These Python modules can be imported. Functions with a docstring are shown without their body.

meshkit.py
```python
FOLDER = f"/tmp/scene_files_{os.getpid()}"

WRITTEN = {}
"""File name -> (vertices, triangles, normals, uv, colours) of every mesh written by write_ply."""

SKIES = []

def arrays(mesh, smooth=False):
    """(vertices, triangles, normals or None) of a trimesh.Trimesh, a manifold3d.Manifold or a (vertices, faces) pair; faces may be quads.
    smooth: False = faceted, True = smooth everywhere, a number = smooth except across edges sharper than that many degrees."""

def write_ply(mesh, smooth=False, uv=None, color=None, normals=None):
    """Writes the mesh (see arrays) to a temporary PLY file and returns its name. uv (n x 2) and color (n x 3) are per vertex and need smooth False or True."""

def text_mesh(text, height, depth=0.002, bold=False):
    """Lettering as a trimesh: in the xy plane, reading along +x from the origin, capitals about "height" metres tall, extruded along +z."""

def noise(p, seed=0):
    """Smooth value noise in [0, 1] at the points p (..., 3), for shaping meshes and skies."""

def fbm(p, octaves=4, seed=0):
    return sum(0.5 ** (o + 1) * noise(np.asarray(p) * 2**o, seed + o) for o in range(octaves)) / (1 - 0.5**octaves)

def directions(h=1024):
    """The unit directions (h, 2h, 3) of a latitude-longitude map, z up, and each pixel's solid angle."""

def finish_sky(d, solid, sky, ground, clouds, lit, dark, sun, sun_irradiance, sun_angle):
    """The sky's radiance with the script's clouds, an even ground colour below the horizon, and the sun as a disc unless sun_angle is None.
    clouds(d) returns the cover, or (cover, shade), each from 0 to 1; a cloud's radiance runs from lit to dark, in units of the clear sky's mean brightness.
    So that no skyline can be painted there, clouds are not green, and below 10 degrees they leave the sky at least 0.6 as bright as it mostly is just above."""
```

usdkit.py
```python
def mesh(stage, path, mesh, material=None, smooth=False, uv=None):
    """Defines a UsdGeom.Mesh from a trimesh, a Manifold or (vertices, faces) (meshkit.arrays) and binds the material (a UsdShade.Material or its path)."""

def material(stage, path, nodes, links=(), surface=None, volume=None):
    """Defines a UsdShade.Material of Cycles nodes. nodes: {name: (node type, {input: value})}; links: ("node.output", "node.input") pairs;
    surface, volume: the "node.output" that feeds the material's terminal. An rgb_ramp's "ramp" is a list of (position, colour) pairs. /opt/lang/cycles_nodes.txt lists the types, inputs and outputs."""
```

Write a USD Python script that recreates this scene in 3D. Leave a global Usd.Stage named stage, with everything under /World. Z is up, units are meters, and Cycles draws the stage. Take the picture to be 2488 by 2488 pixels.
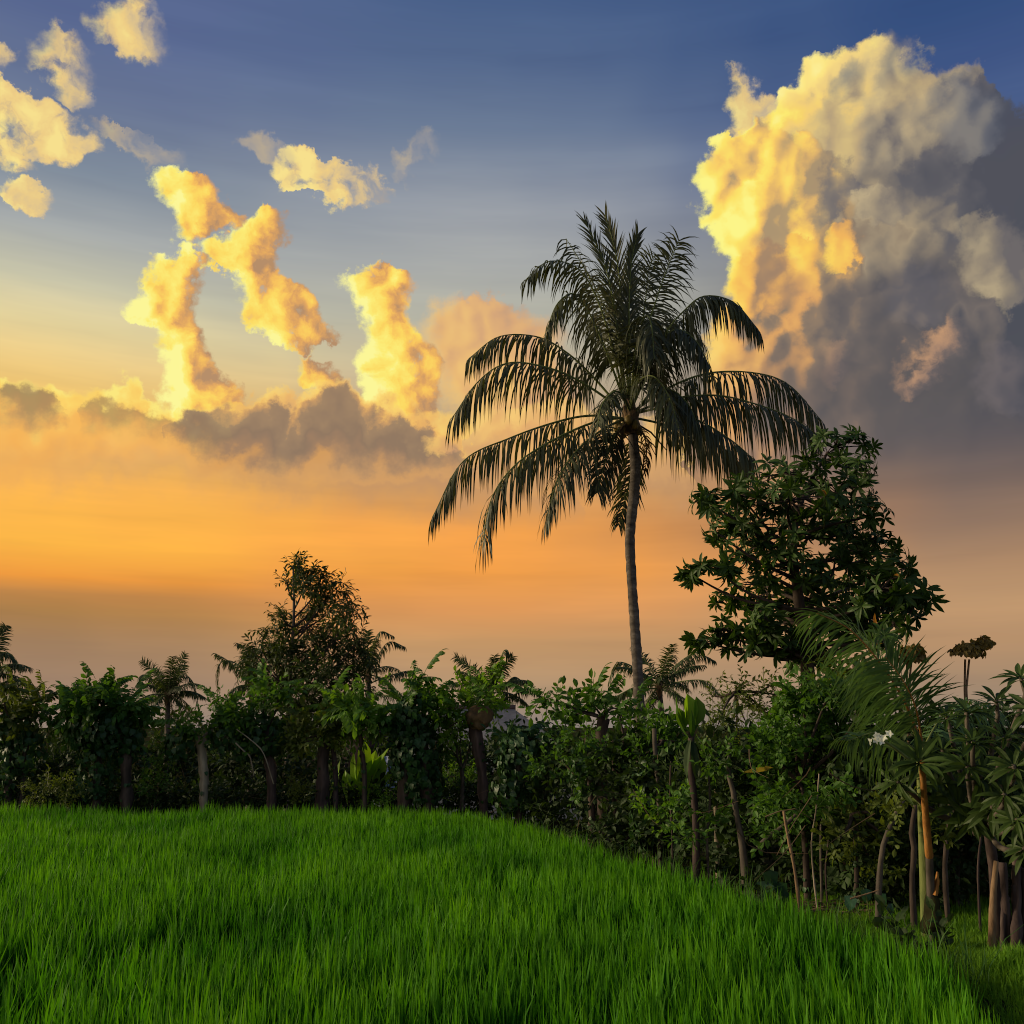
import math, random
import numpy as np
import trimesh
import usdkit, meshkit
from pxr import Usd, UsdGeom, UsdLux, UsdShade, Gf, Sdf, Vt

stage = Usd.Stage.CreateInMemory()
UsdGeom.SetStageUpAxis(stage, "Z")
UsdGeom.SetStageMetersPerUnit(stage, 1.0)
UsdGeom.Xform.Define(stage, "/World")
UsdGeom.Scope.Define(stage, "/World/Looks")

# ---------------------------------------------------------------- camera
HFOV = 55.0
TANH = math.tan(math.radians(HFOV / 2))
EYE = 2.15
PITCH = math.atan((1765 - 1244) / 1244 * TANH)
SP, CP = math.sin(PITCH), math.cos(PITCH)
cam = UsdGeom.Camera.Define(stage, "/World/camera")
cam.CreateHorizontalApertureAttr(36.0)
cam.CreateVerticalApertureAttr(36.0)
cam.CreateFocalLengthAttr(18.0 / TANH)
cam.CreateClippingRangeAttr(Gf.Vec2f(0.05, 20000))
cam.AddTranslateOp().Set(Gf.Vec3d(0, 0, EYE))
cam.AddRotateXOp().Set(90 + math.degrees(PITCH))
cam.CreateExposureAttr(0.0)


def ray(px, py):
    """Direction through a point of the 2488-pixel photograph (y forward, z up)."""
    cx, cy = (px - 1244) / 1244 * TANH, -(py - 1244) / 1244 * TANH
    return np.array([cx, CP - cy * SP, SP + cy * CP])


def at(px, py, depth):
    """World point seen at that place of the photograph, on the plane y = depth."""
    d = ray(px, py)
    return np.array([0, 0, EYE]) + d * (depth / d[1])


def on_ground(px, py, z=0.0):
    d = ray(px, py)
    return np.array([0, 0, EYE]) + d * ((z - EYE) / d[2])


def azel(px, py):
    d = ray(px, py)
    return math.degrees(math.atan2(d[0], d[1])), math.degrees(math.asin(d[2] / np.linalg.norm(d)))


# ---------------------------------------------------------------- sky and sun
SUN_AZ, SUN_EL = -84.0, 16.0            # degrees, azimuth clockwise from +y
SKY_STRENGTH = 0.15


def lin(c):
    c = np.asarray(c, float) / 255.0
    return np.where(c <= 0.04045, c / 12.92, ((c + 0.055) / 1.055) ** 2.4)


class Graph:
    """Collects Cycles nodes; every method returns the name of an output."""

    def __init__(self):
        self.nodes, self.links, self.n = {}, [], 0

    def add(self, kind, out, **inputs):
        self.n += 1
        name = f"n{self.n}"
        self.nodes[name] = (kind, {k: v for k, v in inputs.items() if not (isinstance(v, str) and "." in v)})
        self.links += [(v, f"{name}.{k}") for k, v in inputs.items() if isinstance(v, str) and "." in v]
        return f"{name}.{out}"

    def math(self, op, a, b=0.0, c=0.0, clamp=False):
        return self.add("math", "value", math_type=op, value1=a, value2=b, value3=c, use_clamp=clamp)

    def lerp(self, a, b, t):
        return self.add("mix_color", "result", a=a, b=b, fac=t)

    def smooth(self, x, lo, hi):
        return self.add("map_range", "result", range_type="smoothstep", value=x, from_min=lo, from_max=hi, to_min=0.0, to_max=1.0)

    def ramp(self, x, lo, hi, stops):
        f = self.math("multiply_add", x, 1.0 / (hi - lo), -lo / (hi - lo), clamp=True)
        return self.add("rgb_ramp", "color", fac=f, ramp=[((p - lo) / (hi - lo), c) for p, c in stops])


def sky_colour(c):
    return lin(c) / SKY_STRENGTH


S = 2488 / 1932.0      # the sketches of the clouds were measured on a 1932-pixel view
g = Graph()
tex = "n0.generated"
g.nodes["n0"] = ("texture_coordinate", {})
sep = g.add("separate_xyz", "x", vector=tex).split(".")[0]
dx, dy, dz = f"{sep}.x", f"{sep}.y", f"{sep}.z"
AZ0 = g.math("multiply", g.math("arctan2", dx, dy), 180 / math.pi)
EL0 = g.math("multiply", g.math("arcsine", dz), 180 / math.pi)
P0 = g.add("combine_xyz", "vector", x=AZ0, y=EL0, z=0.0)
# domain warp: a broad and a crinkly noise push the outlines of the clouds about
n_big = g.add("noise_texture", "color", vector=tex, scale=14.0, detail=1.0, roughness=0.5)
n_fine = g.add("noise_texture", "color", vector=tex, scale=38.0, detail=6.5, roughness=0.60)
half = (0.5, 0.5, 0.5)
w1 = g.add("vector_math", "vector", math_type="subtract", vector1=n_big, vector2=half)
w2 = g.add("vector_math", "vector", math_type="subtract", vector1=n_fine, vector2=half)
P1 = g.add("vector_math", "vector", math_type="multiply_add", vector1=w1, vector2=(1.5, 1.5, 0), vector3=P0)
P = g.add("vector_math", "vector", math_type="multiply_add", vector1=w2, vector2=(3.1, 3.1, 0), vector3=P1)
sp = g.add("separate_xyz", "x", vector=P).split(".")[0]
AZ, EL = f"{sp}.x", f"{sp}.y"
sp = g.add("separate_xyz", "x", vector=P1).split(".")[0]
AZ1, EL1 = f"{sp}.x", f"{sp}.y"
# light on the billows: the same noise a little towards the sun (left, slightly up) is subtracted
shift = g.add("vector_math", "vector", math_type="add", vector1=tex, vector2=(-0.010, 0.0, 0.003))
n_b2 = g.add("noise_texture", "fac", vector=shift, scale=15.0, detail=2.0, roughness=0.5)
n_b1 = g.add("noise_texture", "fac", vector=tex, scale=15.0, detail=2.0, roughness=0.5)
BUMP = g.math("subtract", n_b1, n_b2)          # > 0 faces the sun
# cauliflower heads: distance to scattered centres, again compared with a point nearer the sun
PV = g.add("vector_math", "vector", math_type="multiply_add", vector1=w2, vector2=(1.5, 1.5, 0), vector3=P1)
PV2 = g.add("vector_math", "vector", math_type="add", vector1=PV, vector2=(-0.5, 0.16, 0))
v1 = g.add("voronoi_texture", "distance", vector=PV, dimensions="2D", feature="f1", scale=0.30, detail=1.6, roughness=0.5)
v2 = g.add("voronoi_texture", "distance", vector=PV2, dimensions="2D", feature="f1", scale=0.30, detail=1.6, roughness=0.5)
HEADS = g.math("subtract", g.math("multiply", v2, v2), g.math("multiply", v1, v1))
BUMP = g.math("multiply_add", HEADS, 0.17, BUMP)
NB = g.math("subtract", n_b1, 0.5)

# clear air: three columns of colours by elevation, for the left, the middle and the right of the view
def column(x, rows):
    return g.ramp(EL0, 0.0, 42.0, [(azel(x * S, y * S)[1], sky_colour(c)) for y, c in rows])

left = column(60, [(1372, (140, 124, 112)), (1300, (160, 130, 108)), (1210, (158, 122, 88)), (1150, (172, 124, 66)), (1115, (188, 128, 62)), (1085, (242, 154, 50)), (1020, (255, 182, 60)), (900, (255, 184, 74)),
                   (760, (250, 200, 100)), (690, (244, 206, 126)), (600, (228, 210, 154)), (520, (200, 196, 168)), (420, (164, 168, 168)), (300, (128, 140, 155)), (150, (104, 117, 148)), (0, (86, 101, 143))])
mid = column(900, [(1372, (136, 126, 118)), (1300, (172, 142, 112)), (1210, (196, 148, 98)), (1150, (224, 152, 84)), (1080, (246, 160, 66)), (1000, (242, 160, 70)), (930, (214, 154, 88)), (860, (186, 144, 106)),
                   (760, (196, 172, 136)), (680, (196, 184, 154)), (600, (182, 180, 164)), (500, (168, 170, 168)), (400, (152, 157, 165)), (245, (108, 124, 150)), (120, (86, 106, 142)), (0, (72, 95, 136))])
right = column(1880, [(1372, (128, 118, 110)), (1300, (160, 134, 110)), (1210, (182, 142, 104)), (1130, (190, 148, 106)), (1060, (176, 136, 100)), (980, (146, 116, 94)), (900, (122, 101, 90)), (800, (104, 92, 92)),
                      (400, (92, 98, 118)), (200, (72, 92, 136)), (100, (62, 84, 132)), (0, (52, 78, 126))])
azl, azm, azr = azel(60 * S, 1000 * S)[0], azel(900 * S, 1000 * S)[0], azel(1880 * S, 1000 * S)[0]
wob = g.math("multiply", g.add("separate_xyz", "x", vector=w1), 9.0)
azw = g.math("add", AZ0, wob)
COL = g.lerp(g.lerp(left, mid, g.smooth(azw, azl, azm)), right, g.smooth(azw, azm, azr))
# thin streaks of high cloud and layered haze in the lower sky
st_v = g.add("vector_math", "vector", math_type="multiply", vector1=tex, vector2=(1.6, 2.0, 20.0))
streak = g.add("noise_texture", "fac", vector=st_v, scale=1.6, detail=4.0, roughness=0.55)
COL = g.lerp(COL, g.add("mix_color", "result", blend_type="multiply", fac=1.0, a=COL, b=(1.10, 1.09, 1.06), use_clamp=False), g.smooth(streak, 0.48, 0.74))
COL = g.lerp(COL, g.add("mix_color", "result", blend_type="multiply", fac=1.0, a=COL, b=(0.89, 0.89, 0.92), use_clamp=False), g.smooth(streak, 0.5, 0.25))


def interp(points):
    pts = sorted(points)
    return [p[0] for p in pts], [p[1] for p in pts]


def span(rows, soft, az=None, el=None, gap=0.35, wide=5):
    """A cloud between a left and a right edge given per row of the sketch: (alpha, how far across from the lit edge)."""
    az, el = az or AZ, el or EL
    l, r = interp([azel((x - wide) * S, y * S)[::-1] for y, x, _ in rows]), interp([azel((x + wide) * S, y * S)[::-1] for y, _, x in rows])
    lo, hi = min(l[0][0], r[0][0]) - 1.0, max(l[0][-1], r[0][-1]) + 1.0
    ts = np.linspace(lo, hi, 60)
    lv, rv = np.interp(ts, *l), np.interp(ts, *r)
    for end, inner in ((l[0][0], 1), (l[0][-1], -1)):       # close the ends
        out = (ts - end) * inner < 0
        lv = np.where(out, lv + gap * 6 * np.abs(ts - end), lv)
        rv = np.where(out, rv - gap * 6 * np.abs(ts - end), rv)
    lv[[0, -1]], rv[[0, -1]] = 90.0, -90.0
    lr = g.ramp(el, lo, hi, [(t, (a, b, 0.0)) for t, a, b in zip(ts, lv, rv)])
    s = g.add("separate_xyz", "x", vector=lr).split(".")[0]
    da, db = g.math("subtract", az, f"{s}.x"), g.math("subtract", f"{s}.y", az)
    alpha = g.smooth(g.math("minimum", da, db), -soft * 0.35, soft)
    t = g.math("divide", da, g.math("maximum", g.math("add", da, db), 0.3))
    return alpha, t, da


LIT = [(0.0, (255, 248, 150)), (0.2, (255, 238, 116)), (0.48, (255, 218, 94)), (0.7, (250, 194, 90)), (0.88, (226, 166, 94)), (1.1, (184, 142, 102))]


def over(col, alpha, colour, amount=1.0):
    return g.lerp(col, colour, g.math("multiply", alpha, amount) if amount != 1.0 else alpha)


RAG = g.math("add", g.add("noise_texture", "fac", vector=PV, dimensions="2D", scale=0.55, detail=4.0, roughness=0.6), 0.0)


def puff(col, rows, soft=0.55, palette=LIT, amount=1.0, bump=3.2, bias=0.0, rag=0.0, **kw):
    alpha, t, _ = span(rows, soft, **kw)
    if rag:        # torn by the wind: holes and thin places
        alpha = g.math("multiply", alpha, g.smooth(RAG, 0.20, 0.20 + rag))
        t = g.math("multiply_add", RAG, -1.2, g.math("add", t, 0.60))
    t = g.math("add", g.math("multiply_add", BUMP, -bump, t), bias) if bias else g.math("multiply_add", BUMP, -bump, t)
    return over(col, alpha, g.ramp(t, -0.1, 1.2, [(p, sky_colour(c)) for p, c in palette]), amount)


PEACH = [(0.0, (250, 200, 110)), (0.4, (240, 184, 108)), (0.8, (222, 166, 110)), (1.1, (196, 152, 116))]
PALE = [(0.0, (250, 226, 140)), (0.4, (240, 206, 132)), (0.8, (206, 184, 146)), (1.1, (168, 160, 154))]

# soft bank behind the palm, then the columns and the curl
COL = puff(COL, [(548, 860, 900), (570, 828, 1000), (590, 800, 1030), (620, 785, 1050), (660, 790, 1070), (700, 800, 1090), (740, 820, 1110), (790, 850, 1130), (830, 900, 1150)], 1.9, PEACH, 0.85, 3.6)
COL = puff(COL, [(498, 685, 735), (512, 662, 772), (532, 656, 776), (552, 664, 770), (582, 684, 764), (620, 688, 778), (650, 688, 802), (680, 680, 826), (720, 690, 832), (760, 700, 818), (800, 730, 800)], 0.5, rag=0.16)
COL = puff(COL, [(678, 560, 620), (690, 552, 622), (715, 556, 640), (740, 590, 652), (765, 610, 655)], 0.5, LIT, 1.0, 2.0, 0.25, rag=0.16)
COL = puff(COL, [(388, 486, 518), (402, 466, 532), (420, 440, 546), (440, 426, 548), (456, 386, 545), (480, 376, 520), (500, 386, 516), (520, 432, 526), (540, 446, 552), (560, 450, 578), (580, 456, 602), (600, 452, 608), (620, 472, 632), (640, 500, 640), (656, 530, 590)], 0.5, LIT, 1.0, 2.4, 0.12, rag=0.16)
COL = puff(COL, [(308, 324, 350), (320, 298, 362), (340, 303, 405), (360, 306, 412), (380, 302, 424), (400, 310, 450), (420, 325, 448), (440, 333, 400), (460, 336, 374), (472, 342, 360)], 0.5, rag=0.16)
COL = puff(COL, [(485, 334, 384), (500, 300, 388), (520, 286, 384), (540, 262, 374), (570, 232, 364), (600, 246, 364), (620, 290, 374), (650, 310, 386), (680, 312, 410), (700, 308, 426), (740, 305, 456), (770, 304, 472), (810, 300, 484)], 0.5, rag=0.16)
# scattered small clouds, upper left
COL = puff(COL, [(278, 545, 600), (290, 516, 640), (310, 512, 682), (330, 516, 702), (346, 540, 726), (360, 546, 722), (376, 610, 690)], 0.6, PALE, 1.0, 2.4, -0.12, rag=0.3)
COL = puff(COL, [(150, -40, 46), (180, -40, 92), (210, -40, 126), (240, -40, 152), (268, -40, 180), (284, -20, 178), (300, 0, 60)], 0.9, PALE, 1.0, 2.4, -0.25, rag=0.3)
COL = puff(COL, [(12, 200, 330), (30, 174, 322), (50, 180, 302), (75, 202, 296), (104, 254, 292)], 1.5, PALE, 1.0, 2.6, 0.0, rag=0.3)
COL = puff(COL, [(62, 100, 130), (80, 92, 150), (105, 70, 168), (130, 66, 172), (148, 96, 160)], 1.5, PALE, 1.0, 2.6, 0.0, rag=0.3)
COL = puff(COL, [(164, 112, 160), (178, 104, 166), (194, 130, 164)], 0.6, PALE, 0.7, 2.0, 0.2, rag=0.3)
COL = puff(COL, [(338, 20, 70), (350, 4, 92), (364, 4, 94), (380, 40, 88)], 0.5, PALE, 0.95, 2.0, -0.1, rag=0.3)
COL = puff(COL, [(84, -40, 14), (100, -40, 24), (120, -40, 10)], 0.7, PALE, 0.8, 2.0, 0.0, rag=0.3)
COL = puff(COL, [(256, 806, 832), (285, 778, 836), (310, 746, 816), (330, 742, 770)], 0.9, PALE, 0.45, 2.0, 0.5, rag=0.3)
COL = puff(COL, [(262, 450, 540), (275, 450, 560), (300, 500, 560)], 0.9, PALE, 0.4, 2.0, 0.3, rag=0.3)
COL = puff(COL, [(240, 180, 240), (260, 186, 320), (285, 240, 330)], 0.9, PALE, 0.4, 2.0, 0.3, rag=0.3)

# low bank of cloud: lit rim along its top, grey-brown body
BANK = [(0.0, (255, 226, 116)), (0.10, (252, 196, 96)), (0.22, (206, 152, 96)), (0.45, (150, 120, 98)), (0.8, (152, 122, 100)), (1.0, (196, 146, 98))]


def bank(col, tops, soft, amount, palette):
    xs = [azel(x * S, yt * S)[0] for x, yt, _ in tops]
    lo, hi = xs[0] - 2.0, xs[-1] + 2.0
    rows = [(a, (azel(x * S, yt * S)[1], azel(x * S, yb * S)[1], 0.0)) for a, (x, yt, yb) in zip(xs, tops)]
    tb = g.ramp(AZ, lo, hi, [(lo, (-20, 20, 0))] + rows + [(hi, (-20, 20, 0))])
    s = g.add("separate_xyz", "x", vector=tb).split(".")[0]
    dt, db = g.math("subtract", f"{s}.x", EL), g.math("subtract", EL, f"{s}.y")
    alpha = g.math("multiply", g.smooth(dt, -0.1, 0.45), g.smooth(db, -1.0, soft))
    t = g.math("divide", dt, g.math("maximum", g.math("add", dt, db), 0.3))
    t = g.math("multiply_add", BUMP, -1.6, t)
    return over(col, alpha, g.ramp(t, -0.1, 1.2, [(p, sky_colour(c)) for p, c in palette]), amount)


COL = bank(COL, [(-60, 740, 930), (150, 770, 930), (300, 785, 930), (440, 790, 940), (560, 772, 950), (640, 760, 950), (700, 778, 950), (780, 800, 950), (860, 792, 960), (930, 770, 960), (1010, 750, 960), (1090, 752, 960), (1180, 780, 960), (1300, 800, 960)], 3.0, 0.75, [(0.0, (250, 206, 118)), (0.3, (232, 176, 106)), (0.7, (206, 156, 104)), (1.0, (222, 164, 96))])
GLOW = [(0.0, (255, 236, 124)), (0.2, (255, 214, 100)), (0.5, (250, 186, 86)), (1.0, (250, 176, 74))]
COL = bank(COL, [(-60, 690, 900), (0, 696, 900), (40, 716, 900), (100, 712, 890), (130, 738, 880), (200, 732, 870), (240, 704, 860), (268, 716, 860), (285, 752, 860), (330, 770, 870), (420, 760, 890), (480, 760, 890)], 2.0, 0.9, GLOW)
COL = bank(COL, [(440, 770, 860), (480, 742, 880), (520, 728, 880), (560, 752, 880), (600, 726, 880), (650, 712, 880), (690, 740, 880), (740, 752, 890), (790, 770, 890), (840, 776, 880), (880, 800, 870)], 1.5, 0.85, [(0.0, (255, 214, 110)), (0.3, (240, 182, 100)), (0.7, (206, 158, 108)), (1.0, (214, 160, 100))])
DARK = [(0.0, (240, 186, 100)), (0.08, (204, 154, 98)), (0.2, (154, 126, 98)), (0.5, (138, 114, 92)), (0.8, (158, 124, 94)), (1.0, (212, 154, 86))]
COL = bank(COL, [(300, 800, 820), (330, 775, 840), (400, 762, 880), (470, 736, 905), (500, 742, 910), (545, 775, 905), (600, 742, 900), (655, 722, 898), (700, 756, 896), (740, 772, 896), (800, 792, 896), (850, 812, 892), (900, 850, 880)], 1.9, 0.92, DARK)
SHADE = [(0.0, (170, 128, 92)), (0.3, (132, 104, 84)), (1.0, (160, 122, 90))]
COL = bank(COL, [(0, 745, 760), (30, 722, 790), (70, 716, 794), (104, 735, 785), (120, 755, 765)], 0.9, 0.75, SHADE)
COL = bank(COL, [(150, 770, 780), (175, 752, 795), (215, 746, 798), (250, 760, 800), (330, 790, 812), (350, 800, 805)], 0.9, 0.6, SHADE)
COL = bank(COL, [(380, 850, 860), (480, 900, 930), (600, 915, 950), (760, 900, 985), (900, 900, 1000), (1100, 930, 985)], 2.2, 0.35, [(0.0, (176, 134, 100)), (1.0, (196, 148, 100))])

COL = puff(COL, [(815, 826, 846), (826, 812, 860), (840, 804, 870), (852, 812, 850)], 0.7, PEACH, 0.8, 2.0)
# the towering cloud on the right
L_EDGE = [(84, 1580), (100, 1538), (122, 1512), (160, 1492), (200, 1448), (232, 1400), (262, 1346), (292, 1320), (332, 1326), (372, 1322), (410, 1314), (440, 1346), (482, 1350), (520, 1364), (562, 1372), (600, 1334), (650, 1332), (700, 1330), (780, 1330), (880, 1330), (1000, 1330)]
R_EDGE = [(84, 1640), (95, 1800), (115, 1862), (150, 1880), (185, 1890), (205, 2000), (240, 2200), (500, 2300), (1000, 2300)]
lo, hi = 11.0, 40.0
ts = np.linspace(lo, hi, 120)
lv = np.interp(ts, *interp([azel(x * S, y * S)[::-1] for y, x in L_EDGE]))
rv = np.interp(ts, *interp([azel(x * S, y * S)[::-1] for y, x in R_EDGE]))
TOP = azel(1620 * S, 88 * S)[1]
s = g.add("separate_xyz", "x", vector=g.ramp(EL, lo, hi, [(t, (a, b, 0)) for t, a, b in zip(ts, lv, rv)])).split(".")[0]
da, db = g.math("subtract", AZ, f"{s}.x"), g.math("subtract", f"{s}.y", AZ)
xs = [1300, 1480, 1540, 1640, 1700, 1735, 1770, 1850, 1885, 1932, 2300]
ys = [300, 130, 98, 90, 104, 92, 120, 112, 190, 215, 240]
s2 = g.ramp(AZ, 5.0, 45.0, [(azel(x * S, y * S)[0], (azel(x * S, y * S)[1],) * 3) for x, y in zip(xs, ys)])
s2 = g.add("separate_xyz", "x", vector=s2)
dt = g.math("subtract", s2, EL)
edge = g.math("minimum", g.math("minimum", da, db), dt)
cut = g.smooth(EL1, azel(1600 * S, 960 * S)[1], azel(1600 * S, 760 * S)[1])
alpha = g.math("multiply", g.smooth(edge, -0.15, 0.5), cut)
# colour across, warped; one ramp for the top, the shoulder, the middle and the foot of the cloud
calm = g.math("multiply_add", g.smooth(da, 5.0, 11.0), 8.0, -28.0)
tb = g.math("multiply", BUMP, calm)
tb = g.math("add", tb, g.math("multiply_add", NB, 7.0, g.math("multiply", da, 1.2)))


def across(stops):
    return g.ramp(tb, -2.0, 26.0, [(p, sky_colour(c)) for p, c in stops])


c_top = across([(-2, (255, 240, 150)), (0.5, (255, 232, 132)), (2.5, (252, 222, 130)), (4.5, (240, 208, 130)), (6.5, (190, 172, 132)), (9.0, (152, 146, 130)), (12, (118, 117, 120)), (16, (98, 102, 114))])
c_sho = across([(-2, (255, 246, 150)), (1, (255, 236, 112)), (3, (250, 214, 108)), (5, (246, 208, 118)), (8, (214, 188, 128)), (11, (190, 166, 124)), (13.5, (158, 144, 122)), (16, (102, 98, 102)), (19, (76, 78, 90))])
c_mid = across([(-2, (255, 248, 140)), (1, (255, 230, 96)), (3, (255, 208, 88)), (5.2, (242, 186, 92)), (7, (184, 152, 108)), (9, (142, 124, 104)), (11, (176, 156, 124)), (13, (148, 134, 114)), (15.5, (98, 95, 98)), (19, (80, 80, 88))])
c_low = across([(-2, (255, 224, 120)), (1, (250, 198, 100)), (3, (240, 182, 100)), (5, (222, 164, 98)), (7, (146, 124, 102)), (10, (112, 102, 96)), (14, (90, 86, 88)), (17, (116, 106, 100)), (20, (76, 77, 85))])
c_foot = across([(-2, (236, 176, 106)), (1.5, (216, 160, 104)), (4, (160, 126, 100)), (7, (118, 103, 94)), (12, (96, 89, 87)), (20, (82, 79, 82))])
ev = g.math("multiply_add", NB, 5.0, EL1)
e = lambda y: azel(1600 * S, y * S)[1]
cc = g.lerp(c_foot, c_low, g.smooth(ev, e(740), e(600)))
cc = g.lerp(cc, c_mid, g.smooth(ev, e(560), e(440)))
cc = g.lerp(cc, c_sho, g.smooth(ev, e(350), e(270)))
cc = g.lerp(cc, c_top, g.smooth(ev, e(200), e(120)))
COL = over(COL, alpha, cc)
# its separate heads, each with a lit flank and a shaded one
SLATE = [(0.0, (206, 172, 114)), (0.25, (164, 144, 114)), (0.6, (126, 117, 110)), (1.1, (104, 100, 104))]
BEIGE = [(0.0, (198, 178, 138)), (0.5, (164, 148, 122)), (1.1, (120, 112, 108))]
GOLD = [(0.0, (255, 248, 136)), (0.3, (255, 230, 104)), (0.6, (252, 206, 100)), (0.85, (226, 180, 106)), (1.1, (176, 150, 112))]
AMBER = [(0.0, (255, 214, 94)), (0.5, (246, 184, 90)), (0.85, (206, 156, 98)), (1.1, (166, 132, 102))]
PINK = [(0.0, (204, 156, 114)), (0.5, (170, 134, 108)), (1.1, (116, 102, 98))]
COL = puff(COL, [(140, 1386, 1402), (160, 1384, 1420), (176, 1390, 1456), (194, 1386, 1476), (215, 1385, 1450), (250, 1370, 1430)], 0.6, PALE, 0.9, 2.4, -0.1, rag=0.25)
COL = puff(COL, [(112, 1640, 1720), (140, 1610, 1760), (180, 1600, 1790), (220, 1610, 1800), (260, 1640, 1790), (300, 1680, 1760)], 1.4, BEIGE, 0.4, 4.5)
COL = puff(COL, [(150, 1770, 1830), (180, 1750, 1880), (220, 1750, 1900), (260, 1770, 1890), (300, 1800, 1860)], 1.3, [(0.0, (140, 134, 126)), (0.5, (108, 108, 114)), (1.1, (82, 86, 98))], 0.7, 4.5)
COL = puff(COL, [(300, 1530, 1570), (320, 1518, 1604), (345, 1512, 1642), (370, 1520, 1634), (395, 1535, 1614), (418, 1556, 1594)], 0.7, SLATE, 0.9, 3.6)
COL = puff(COL, [(262, 1488, 1530), (290, 1478, 1562), (330, 1474, 1572), (370, 1480, 1562), (410, 1488, 1552), (440, 1500, 1532)], 0.6, GOLD, 0.9, 4.0, 0.15)
COL = puff(COL, [(232, 1418, 1452), (250, 1370, 1490), (280, 1340, 1506), (320, 1330, 1524), (360, 1328, 1512), (400, 1326, 1496), (440, 1346, 1488), (470, 1362, 1470)], 0.6, GOLD, 0.92, 4.2)
COL = puff(COL, [(352, 1650, 1684), (370, 1624, 1704), (395, 1614, 1712), (424, 1620, 1700)], 0.7, BEIGE, 0.85, 3.6)
COL = puff(COL, [(440, 1572, 1612), (460, 1560, 1626), (480, 1556, 1634), (500, 1558, 1602), (522, 1562, 1590)], 0.55, AMBER, 0.95, 3.2)
COL = puff(COL, [(470, 1400, 1470), (495, 1376, 1500), (525, 1372, 1520), (560, 1374, 1510), (590, 1390, 1480)], 0.9, AMBER, 0.8, 3.6, 0.1)
COL = puff(COL, [(414, 1830, 1890), (450, 1812, 1932), (490, 1806, 1990), (530, 1820, 1990), (565, 1840, 1960)], 1.0, BEIGE, 0.7, 4.0, 0.3)
COL = puff(COL, [(500, 1690, 1760), (530, 1670, 1790), (570, 1670, 1800), (610, 1690, 1780)], 1.3, [(0.0, (128, 116, 108)), (0.5, (102, 97, 100)), (1.1, (80, 80, 90))], 0.7, 4.0)
COL = puff(COL, [(612, 1770, 1812), (640, 1736, 1808), (670, 1706, 1796), (700, 1680, 1776), (730, 1684, 1744), (756, 1700, 1738)], 1.2, PINK, 0.9, 4.0, rag=0.3)
COL = puff(COL, [(636, 1568, 1600), (665, 1552, 1612), (700, 1548, 1608), (730, 1560, 1596)], 1.1, PINK, 0.5, 3.2, 0.2)
COL = puff(COL, [(650, 1860, 1940), (690, 1830, 1990), (740, 1830, 1990), (780, 1860, 1960)], 1.4, [(0.0, (116, 106, 106)), (1.0, (76, 76, 86))], 0.6, 4.0)

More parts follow.
